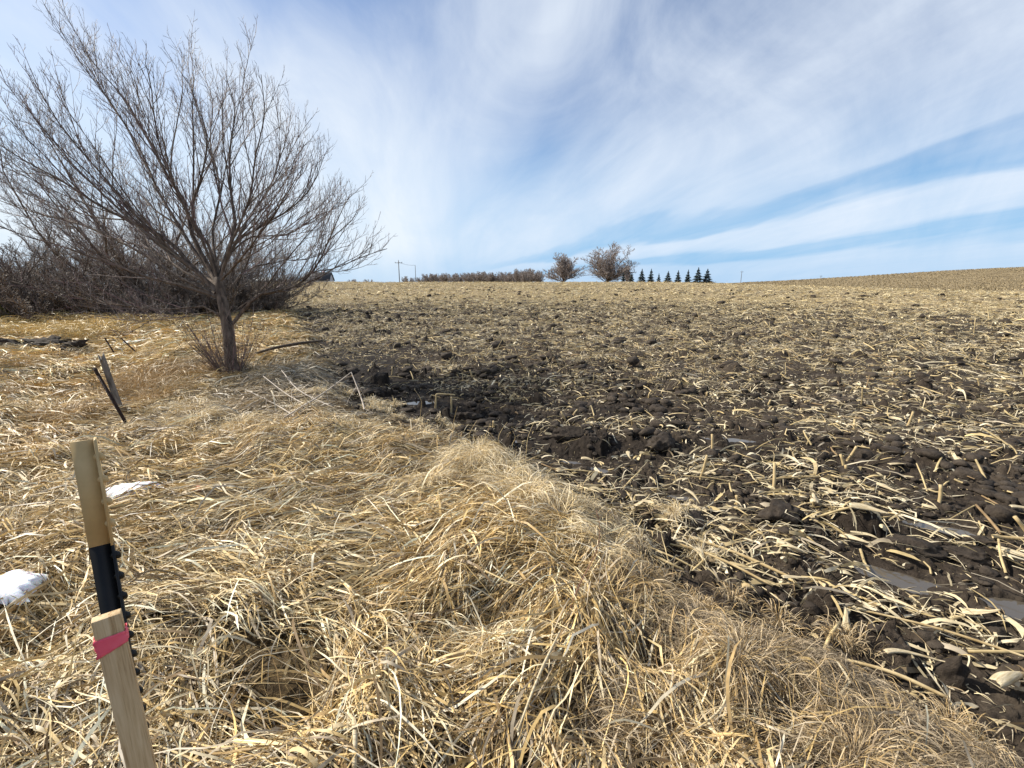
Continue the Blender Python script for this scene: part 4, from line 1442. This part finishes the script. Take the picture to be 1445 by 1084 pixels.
far_tree('broad_bare_tree', FT[0], 857, 205, 1.18, .6, 'broadest bare tree on the horizon, with a full rounded crown', wide=1.45)
far_tree('broad_bare_tree', FT[1], 795, 215, 1.18, 2.6, 'twin stemmed rounded bare tree left of the broadest horizon tree', wide=1.5)
far_tree('broad_bare_tree', FT[1], 884, 225, .78, 4.1, 'smaller bare tree half hidden behind the right side of the broadest tree', wide=.7)
far_tree('slender_bare_tree', FS[0], 731, 205, 1.22, .9, 'tall thin pale bare tree rising above the distant tree row', wide=.6)
far_tree('slender_bare_tree', FS[1], 742, 215, 1.1, 1.9, 'bushy bare tree just left of the twin rounded bare tree', wide=1.0)
far_tree('slender_bare_tree', FS[0], 716, 220, .95, 2.9, 'rounded bare tree left of the tall thin pale tree', wide=.9)
far_tree('roadside_bare_bush', FS[1], 573, 150, .58, .3, 'pale bare bush around the utility pole on the crest', wide=1.0)
far_tree('roadside_bare_bush', FS[0], 583, 152, .50, 1.3, 'thin bare bush right of the utility pole on the crest', wide=.9)
far_tree('roadside_bare_bush', FS[1], 520, 150, .42, 2.3, 'low wide bare bush left of the utility pole', wide=1.6)
far_tree('roadside_bare_bush', FS[0], 497, 155, .46, 4.3, 'bare bush between the house roof and the low wide bush', wide=1.2)
for i in range(34):
    px = 597 + i * 5.0 + random.uniform(-3, 3)
    x = px
    far_tree('distant_bare_tree', FS[i % 2], px, 240 + random.uniform(-12, 30), .95 + .45 * (i / 34) + random.choice((-.35, -.2, 0, .1, .3)) * random.random(), i * 1.3, 'small bare tree in the hazy row along the crest', 'row of distant bare trees', wide=1.1)


# spruces
def spruce(h, seed):
    r_ = np.random.default_rng(seed)
    Vs, Fs, off = [], [], 0
    n = 1100
    z = h * (0.06 + 0.94 * r_.random(n) ** 1.25)
    rad = (h - z) / h * h * .44 * r_.uniform(.35, 1.1, n) + .05
    a = r_.uniform(0, 6.28, n)
    tier = 0.85 + .25 * np.sin(z / h * 40)
    rad = rad * tier
    c = np.stack([np.cos(a) * rad, np.sin(a) * rad, z - rad * .25], -1)
    outv = np.stack([np.cos(a), np.sin(a), -np.full(n, .35)], -1)
    inn = c - outv * (rad * .7)[:, None]
    inn[:, 2] = c[:, 2] + rad * .12
    mid = (inn + c) / 2
    P = np.stack([inn, mid, c], 1)
    side = norm(np.stack([-np.sin(a), np.cos(a), r_.normal(0, .5, n)], -1))
    V, F = ribbons(P, np.repeat(side[:, None], 3, 1), np.tile(np.array([[.10, .30, .04]]) * h * .16, (n, 1)) * r_.uniform(.6, 1.2, (n, 1)))
    return V, F


SP = []
for i in range(3):
    V, F = spruce(7.0, 60 + i)
    a = mesh_np('trunk', *tubes([(np.array([[0, 0, -.2], [0, 0, 3], [0, 0, 6.6]]), np.array([.16, .12, .03]), 6)])[:2], M['bark'], link=False)
    b = mesh_np('crown', V, F, M['needles'], link=False)
    SP.append((a, b))
SPX = [(879, 12, .9), (891, 12, .9), (905, 17, .95), (918, 17, 1.0), (929, 11, .8), (942, 14, 1.0), (956, 15, .9), (970, 16, .85), (984, 19, 1.15), (997, 17, 1.15)]
SLAB = ['dark young spruce half hidden at the right edge of the broadest bare tree', 'second short spruce right of the broadest bare tree', 'pointed dark spruce, first of the clearly separate ones on the horizon', 'full dark spruce beside the first pointed one',
        'shortest thinnest spruce in the horizon row', 'compact rounded spruce in the middle of the horizon row', 'narrow pointed spruce right of the compact one', 'greyer thin spruce just left of the large pair', 'largest dark spruce, left one of the touching pair', 'rightmost dark spruce, right one of the touching pair']
for (px, ph, w), lab, i in zip(SPX, SLAB, range(10)):
    Y = 190.0
    x = far_pos(px, Y)
    gz_ = ground_far(x, Y)
    hh = (ph / 635 * Y) + (1.55 - 0.9) + (1.9 - gz_)
    hh = (ph + 2.5) / 635 * Y + (EYE + 0.4 - gz_)
    s = hh / 7.0
    bare_plant('spruce', SP[i % 3], (x, Y, gz_), (s * w * 1.25 * (.85, 1.1, 1.0, .8)[i % 4], s * w * 1.2, s), i * 1.1, lab, 'tree', 'spruces along the horizon', ('trunk', 'crown'))


# poles
def pole(px, top_px, Y, lab, arm=True, r=.14):
    x = far_pos(px, Y)
    g = ground_far(x, Y)
    top = EYE + (401 - top_px) / 635 * Y * 0.98
    h = top - g
    o = empty('utility_pole', (x, Y, g))
    tag(o, lab, 'pole', 'utility poles beyond the field')
    V, F, _, _ = tubes([(np.array([[0, 0, 0], [0, 0, h * .5], [0, 0, h]]), np.array([r, r * .9, r * .7]), 8)])
    mesh_np('pole', V, F, M['polewood'], smooth=True, parent=o)
    if arm:
        V, F = box_v(2.2, .12, .14, h - .7)
        mesh_np('crossarm', V, F, M['polewood'], parent=o)
        for q in (-1.0, 0, 1.0):
            V, F, _, _ = tubes([(np.array([[q, 0, h - .56], [q, 0, h - .45], [q, 0, h - .32]]) if q else np.array([[q, 0, h], [q, 0, h + .1], [q, 0, h + .2]]), np.array([.05, .08, .04]), 6)])
            mesh_np('insulator', V, F, M['glass'], parent=o)
    return x, Y, top


pa = pole(564, 369, 140, 'utility pole with a crossarm on the crest among pale bushes')
pb = pole(587, 375, 150, 'thin short pole right of the crossarm pole, joined to it by a wire', arm=False, r=.10)
pc = pole(1045, 383, 330, 'utility pole standing alone right of the spruces', r=.2)
pd = pole(1157, 389, 380, 'tiny far utility pole above the hill on the right', r=.2)
wpts = np.array([[pa[0] + (pb[0] - pa[0]) * t, pa[1] + (pb[1] - pa[1]) * t, pa[2] - .4 + (pb[2] + .4 - pa[2]) * t - .35 * 4 * t * (1 - t)] for t in np.linspace(0, 1, 12)])
V, F, _, _ = tubes([(wpts, np.full(12, .03), 4)])
tag(mesh_np('power_line', V, F, M['wire']), 'dark wire sagging between the crossarm pole and the thin pole', 'wire')

# farm house and long shed beyond the crest on the left
def gable(L, W, hw, hr, over=.4):
    V = np.array([[-L / 2, -W / 2, 0], [L / 2, -W / 2, 0], [L / 2, W / 2, 0], [-L / 2, W / 2, 0], [-L / 2, -W / 2, hw], [L / 2, -W / 2, hw], [L / 2, W / 2, hw], [-L / 2, W / 2, hw], [-L / 2, 0, hr - .12], [L / 2, 0, hr - .12]], float)
    F = [(0, 1, 5), (0, 5, 4), (1, 2, 6), (1, 6, 5), (2, 3, 7), (2, 7, 6), (3, 0, 4), (3, 4, 7), (4, 8, 7), (5, 6, 9)]
    l, w = L / 2 + over, W / 2 + over
    he = hw - (hr - hw) * over / (W / 2)
    t = .18
    RV = np.array([[-l, -w, he], [l, -w, he], [l, 0, hr], [-l, 0, hr], [l, w, he], [-l, w, he], [-l, -w, he + t], [l, -w, he + t], [l, 0, hr + t], [-l, 0, hr + t], [l, w, he + t], [-l, w, he + t]], float)
    RF = [(6, 7, 8, 9), (9, 8, 10, 11), (0, 3, 2, 1), (3, 5, 4, 2), (0, 1, 7, 6), (5, 11, 10, 4), (0, 6, 9, 3), (3, 9, 11, 5), (1, 2, 8, 7), (2, 4, 10, 8)]
    return (V, np.array(F)), (RV, np.array(RF))


hx = far_pos(452, 190)
gz_ = ground_far(hx, 190)
ho = empty('farmhouse', (hx, 190, gz_), R(8))
tag(ho, 'farmhouse roof with a white gable showing above the crest behind the tree', 'house')
(wV, wF), (rV, rF) = gable(9, 8, 3.0, 6.0)
wV[:, 2] += 0
mesh_np('wall', wV, wF, M['siding'], parent=ho)
roof = mesh_np('roof', rV, rF, M['roof'], parent=ho)
V, F = box_v(.7, .7, 1.6, 5.6)
ch_ = mesh_np('chimney', V + np.array([1.5, .8, -.7]), F, M['brick'], parent=roof)
for wx in (-2.6, 0.2, 2.8):
    V, F = box_v(1.1, .06, 1.2, 1.1)
    w_ = mesh_np('window', V + np.array([wx, -4.02, 0]), F, M['siding'], parent=ho)
    V, F = box_v(.92, .03, 1.02, 1.19)
    mesh_np('pane', V + np.array([wx, -4.065, 0]), F, M['glass'], parent=w_)
hx = far_pos(402, 205)
gz_ = ground_far(hx, 205)
so = empty('machine_shed', (hx, 205, gz_), R(4))
tag(so, 'long low grey green shed roof on the crest behind the tree trunk', 'shed')
(wV, wF), (rV, rF) = gable(26, 10, 3.0, 4.6)
mesh_np('wall', wV, wF, M['shed'], parent=so)
mesh_np('roof', rV, rF, M['shed'], parent=so)
V, F = box_v(4.0, .08, 2.6, 0)
mesh_np('door', V + np.array([-6, -5.05, 0]), F, M['roof'], parent=so)


# ------------------------------------------------------------------ labelled pieces on the near ground
def curve_tube(name, pts, radii, sides, mat, label=None, cat=None, K=14, parent=None, group=None):
    P = bez(pts, K)
    rr = np.interp(np.linspace(0, 1, K), np.linspace(0, 1, len(radii)), radii)
    V, F, _, _ = tubes([(P, rr, sides)])
    o = mesh_np(name, V, F, M[mat], smooth=True, parent=parent)
    if label:
        tag(o, label, cat, group)
    return o


def gp(x, y, dz_=0.0):
    return (x, y, hz(x, y) + dz_)


# thin arching red stem
b0 = gp(0.24, 1.72, .03)
curve_tube('dry_weed_stem', [b0, (0.30, 1.80, b0[2] + .10), (0.385, 1.86, b0[2] + .24), (0.41, 1.90, b0[2] + .34), (0.395, 1.93, b0[2] + .42)], [.0026, .0022, .0013], 5, 'stem', 'thin reddish brown weed stem arching up out of the matted grass', 'weed stem')
# light reed piece at the bottom left
curve_tube('broken_reed', [gp(-.56, 1.26, .10), gp(-.50, 1.16, .12), gp(-.47, 1.06, .10)], [.006, .009, .007], 6, 'husk', 'thick pale broken reed lying on grass near the bottom left', 'reed')
curve_tube('broken_reed', [gp(.20, 1.60, .10), gp(.10, 1.35, .12), gp(.02, 1.15, .10)], [.004, .0055, .003], 6, 'husk', 'long pale reed running to the bottom edge from the red weed stem', 'reed')
curve_tube('broken_reed', [gp(.55, 1.20, .07), gp(.72, 1.27, .13), gp(.80, 1.38, .17)], [.003, .0045, .002], 6, 'husk', 'bent pale straw rising at the lower right of the grass', 'reed')
# dark fallen branch at the left edge of the field
curve_tube('fallen_branch', [gp(-5.3, 8.9, .05), gp(-4.9, 9.1, .14), gp(-4.5, 9.4, .22), gp(-4.1, 9.7, .30)], [.02, .03, .035, .02], 7, 'darkbranch', 'dark fallen branch right of the tree at the field edge', 'branch')
# bleached brushwood right of the tree
bw = empty('bleached_branch', gp(-2.55, 5.1))
tag(bw, 'bleached whitish dead branch with forked twigs lying on the grey grass', 'branch')
gb = Grower(77, lift=.0, wob=.12)
main_ = [((-.75, .75, .30), (-.2, .3, .14), (.35, -.15, .08)), ((-.55, .85, .36), (-.1, .35, .20), (.45, .05, .05)), ((-.80, .40, .20), (-.3, .1, .10), (.15, -.3, .05)), ((.55, .4, .42), (.30, .1, .22), (.05, -.35, .06)), ((.55, .4, .42), (.75, .1, .18), (.85, -.1, .08))]
ll = []
for q in main_:
    P = bez(q, 9)
    ll.append((P, np.linspace(.006, .010, 9), 5))
    gb.kids(P, .009, .006, 2, .16, .30, ang=(25, 60), maxlevel=2, tipr=.003)
V, F, _, _ = tubes(ll + gb.twigs + gb.limbs, cap=False)
mesh_np('branch_wood', V, F, M['pale'], parent=bw)
# red bit of brick
V, F = ico(3)
V = lump(V, 7, .45, .2) * .035
o = mesh_np('brick_fragment', V, F, M['brick'], smooth=False)
o.location = gp(-2.28, 3.02, .065)
tag(o, 'small red brick fragment lying in the grass right of the snow', 'brick')
# sagging fence wire
curve_tube('fence_wire', [(-5.6, 4.5, hz(-5.6, 4.5) + .16), (-4.9, 4.4, hz(-4.9, 4.4) + .12), (-4.2, 4.45, hz(-4.2, 4.45) + .13), (-3.6, 4.3, hz(-3.6, 4.3) + .10)], [.0035, .0035], 4, 'wire', 'rusty slack fence wire lying over the grass behind the stakes', 'wire', K=20)
# standing dead weed stems in front of the puddle
WS = [(-.62, 4.55, .34), (-.42, 4.35, .30), (-.25, 4.40, .26), (-.12, 4.30, .30), (.02, 4.15, .24), (.12, 3.80, .42), (-1.05, 4.9, .42), (0.50, 3.0, .28), (-.33, 4.2, .22)]
for i, (x, y, h) in enumerate(WS):
    z = hz(x, y)
    l1, l2 = random.uniform(-.05, .05), random.uniform(-.09, .09)
    curve_tube('dead_weed_stem', [(x, y, z), (x + l1, y, z + h * .4), (x + l1 * .5 + .02, y, z + h * .7), (x + l2, y, z + h)], [.0035, .003, .0018], 5, 'stalk', 'thin pale dead weed stem standing at the edge of the mud', 'weed stem', group='dead weed stems at the mud edge')
# broken stub with a bent over stalk
z = hz(-.80, 5.75)
curve_tube('bent_corn_stalk', [(-1.02, 5.75, z - .02), (-1.0, 5.75, z + .20), (-.985, 5.75, z + .245), (-.84, 5.76, z + .24), (-.75, 5.77, z + .23)], [.014, .013, .012, .010], 7, 'stalk', 'corn stalk standing beside the far left puddle and bent over at right angles', 'corn stalk', K=20)
curve_tube('corn_stub', [(-.80, 5.70, z - .02), (-.79, 5.70, z + .22)], [.013, .011], 7, 'stalk', 'straight corn stub just right of the bent over stalk', 'corn stub')

# stubble: standing stubs, each its own object
stub_meshes = []
for i in range(5):
    h = .10 + .035 * i
    P = bez([(0, 0, -.03), (.004 * i, .003, h * .5), (.008 * (i - 2), .004, h)], 6)
    V, F, _, _ = tubes([(P, np.array([.0125, .012, .0115, .013, .011, .0115]), 8), ], cap=True)
    stub_meshes.append(mesh_np('corn_stub', V, F, M['stalk'], smooth=True, link=False))
STUBS = [(2.87, 3.62, .1), (2.98, 3.78, -.1), (3.18, 4.02, .35), (1.95, 4.15, 0), (1.62, 3.62, .1), (2.55, 2.98, 0.05), (3.9, 3.0, .6), (3.35, 2.62, -.55), (4.4, 4.8, .2), (2.1, 3.35, .1), (1.72, 3.15, 0), (3.2, 3.1, .15)]
cnt = 0
while len(STUBS) < 72:
    r_, t_ = random.uniform(5, 17), R(random.uniform(-18, 50))
    x, y = r_ * math.sin(t_), r_ * math.cos(t_)
    # the stubs keep to the old planting rows, 0.76 m apart
    u = round((x * math.cos(R(24)) - y * math.sin(R(24))) / .76) * .76
    w = x * math.sin(R(24)) + y * math.cos(R(24))
    x, y = u * math.cos(R(24)) + w * math.sin(R(24)), -u * math.sin(R(24)) + w * math.cos(R(24))
    if float(field_d(np.array([x]), np.array([y]))[0]) > .4:
        STUBS.append((x, y, random.gauss(0, .28)))
for i, (x, y, le) in enumerate(STUBS):
    o = stub_meshes[i % 5].copy()
    col.objects.link(o)
    o.location = gp(x, y, -.005)
    o.rotation_euler = (random.gauss(0, .15), le, random.uniform(0, 6.28) if i > 12 else 0)
    o.scale = (1, 1, 1 if i < 12 else random.uniform(.45, .95))
    tag(o, 'short tan corn stub still standing in the muddy field', 'corn stub', 'corn stubs standing in the field')


# corn husks and leaves large enough to point at
def husk(loc_, L, W, rz, cup, bend, lab, seed, mat='husk', tilt=0.0, cat='corn husk'):
    n, k = 16, 9
    r_ = np.random.default_rng(seed)
    V, F = [], []
    for i in range(n):
        s = i / (n - 1)
        w = W * (math.sin(math.pi * min(1, .12 + s * .9)) ** .6) * (1 - .35 * s)
        for j in range(k):
            q = j / (k - 1) * 2 - 1
            a = q * cup
            x = (s - .5) * L
            y = math.sin(a) / max(cup, .1) * w * .5 * 1.0 + bend * L * (s - .5) ** 2 + .006 * math.sin(5 * s + q)
            z = (math.cos(a) - math.cos(cup)) / max(cup, .1) * w * .55 + .05 * L * math.sin(3.0 * s + seed) + .003 * math.sin(q * 9 + seed)
            V.append((x, y, z))
    for i in range(n - 1):
        for j in range(k - 1):
            F.append((i * k + j, (i + 1) * k + j, (i + 1) * k + j + 1, i * k + j + 1))
    o = mesh_np('corn_husk', np.array(V), np.array(F), M[mat], smooth=True)
    sm_ = o.modifiers.new('thick', 'SOLIDIFY')
    sm_.thickness = .0015
    o.location = gp(loc_[0], loc_[1], loc_[2] if len(loc_) > 2 else .03)
    o.rotation_euler = (r_.normal(0, .15), tilt, rz)
    tag(o, lab, cat)
    return o


husk((2.13, 1.60, .045), .24, .085, .35, 1.5, .1, 'large smooth cream corn husk at the right edge near the bottom', 1)
husk((1.72, 2.48, .06), .17, .065, -.7, 1.2, .2, 'rounded cream corn husk on the soil right of the grass edge', 2)
husk((2.42, 2.80, .07), .22, .075, -.5, .9, -.3, 'wide pale husk leaf lying on the windrow left of the long puddle', 3)
husk((2.26, 3.10, .08), .16, .07, 1.1, 1.0, .2, 'upturned pale husk at the dark hollow in the field', 4)
husk((1.68, 1.95, .05), .12, .06, 1.2, 1.3, .1, 'small folded husk leaf standing near the fine grass edge', 5, tilt=-.6)
husk((1.30, 2.17, .04), .07, .05, -.4, 1.5, 0, 'little curled brown husk at the end of a broken stalk', 6, mat='stalk')
husk((3.05, 2.35, .06), .30, .06, -.85, .7, .3, 'long white husk leaf lying diagonally at the right edge', 7)
husk((1.80, 1.72, .05), .26, .035, -.1, .6, -.5, 'bent grey white corn leaf above the dark angular clod', 8)
husk((.42, 3.62, .06), .09, .06, .6, 1.5, .1, 'round curled pale husk among the mud behind the pale grass tuft', 9)
husk((1.02, 3.28, .03), .09, .04, 0, 1.0, 0, 'small bright white husk piece on dark soil in mid field', 10)
hp_ = [(1.15, 2.45), (1.45, 2.75), (2.05, 2.35), (1.95, 3.25), (2.55, 3.35), (2.2, 2.6), (1.38, 3.15), (2.9, 3.2), (1.75, 3.7), (.95, 3.0), (2.35, 1.95), (3.3, 3.6), (2.75, 3.9), (1.1, 4.0), (3.6, 2.9), (1.6, 2.25), (2.0, 2.0), (.7, 3.9)]
for i, (x, y) in enumerate(hp_):
    husk((x, y, .05 + random.uniform(0, .03)), random.uniform(.09, .20), random.uniform(.03, .06), random.uniform(-1.6, .6), random.uniform(.5, 1.5), random.uniform(-.4, .4),
         'torn cream corn husk lying among the broken leaves on the near soil', 20 + i, tilt=random.uniform(-.4, .4))['group'] = 'torn corn husks on the near soil'
# long stalks lying in the near field
ST = [((1.15, 2.68), (1.62, 2.28), .009, 'long tan corn stalk lying from the soil toward the bare clods'), ((1.05, 2.58), (1.45, 2.20), .007, 'thin tan stalk lying parallel below the long tan stalk'),
      ((3.1, 2.62), (3.9, 2.35), .011, 'thick golden stalk lying at the right edge above the long puddle'), ((1.75, 2.05), (2.35, 1.70), .006, 'slim stalk pointing to the right edge between clods'),
      ((1.48, 1.72), (1.80, 1.53), .008, 'short tan stalk lying left of the dark angular clod'), ((1.9, 3.45), (2.6, 3.55), .008, 'straight stalk lying across the pale windrow in mid field')]
for (a, b, r_, lab) in ST:
    m_ = ((a[0] + b[0]) / 2, (a[1] + b[1]) / 2)
    zz0 = max(hz(*m_), (hz(*a) + hz(*b)) / 2) + .03
    curve_tube('corn_stalk', [gp(*a, .03), (m_[0] + .01, m_[1] + .012, zz0 + .012), gp(*b, .03)], [r_, r_ * .95, r_ * 1.1, r_ * .9], 8, 'stalk', lab, 'corn stalk')

# big clods
V3, F3 = ico(4)
for (x, y, s, sq, rz, lab, seed) in ((1.93, 1.66, .060, (.75, .75, 1.4), .5, 'dark angular upright clod beside the large cream husk', 501), (2.55, 2.55, .11, (1.3, .8, .55), -.5, 'wide lumpy clod between the two long puddles', 502),
                                     (1.72, 1.70, .05, (1.3, .8, .6), .2, 'flat smooth clod left of the dark angular upright clod', 503), (1.90, 2.90, .12, (1.2, .9, .7), .3, 'rounded brown clod behind the rounded cream husk', 504),
                                     (2.80, 2.45, .10, (1.2, .8, .6), -.4, 'brown clod at the right edge above the second puddle', 505), (1.28, 2.92, .10, (1.1, .8, .8), .2, 'root filled clod at the edge of the pale grass', 506),
                                     (0.62, 4.55, .13, (1.5, .9, .6), .1, 'dark wet clod behind the puddles in mid field', 507), (1.55, 4.35, .13, (1.4, .9, .75), .5, 'broad brown mound of soil left of the farthest right puddle', 508),
                                     (-.55, 5.55, .12, (1.2, .9, .7), .3, 'black wet clod below the bent over corn stalk', 509)):
    V = lump(V3, seed, 1.0, .30) * s * np.array(sq)
    dd = 1 + .12 * vn(V[:, 0] * 40, V[:, 1] * 40 + V[:, 2] * 31, 1.0, seed)
    o = mesh_np('soil_clod', V * dd[:, None], F3, M['clod'], smooth=True)
    o.location = gp(x, y, s * sq[2] * .35)
    o.rotation_euler = (0, 0, rz)
    tag(o, lab, 'clod')
# dark overturned sods on the left bank
for (x, y, sx_, sy_, sz_, lab, seed) in ((-11.45, 10.0, .55, .35, .22, 'dark overturned sod at the left edge below the yellow grass bank', 601), (-10.75, 10.4, .6, .30, .20, 'long dark turned sod on the left grass flat', 602),
                                         (-9.95, 10.15, .30, .25, .12, 'grassy lump of sod right of the long dark turned sod', 603), (-9.9, 8.6, .45, .22, .09, 'low dark bare hump in the yellow grass', 604)):
    V = lump(V3, seed, 1.0, .5)
    V = V * (1 + .25 * vn(V[:, 0] * 3, V[:, 1] * 3 + V[:, 2] * 2, .5, seed) + .15 * vn(V[:, 0] * 3, V[:, 1] * 3 - V[:, 2] * 2, .2, seed))[:, None] * np.array([sx_ * .85, sy_, sz_ * .95])
    o = mesh_np('turned_sod', V, F3, M['clod'], smooth=True)
    o.location = gp(x, y, sz_ * .3)
    tag(o, lab, 'sod')
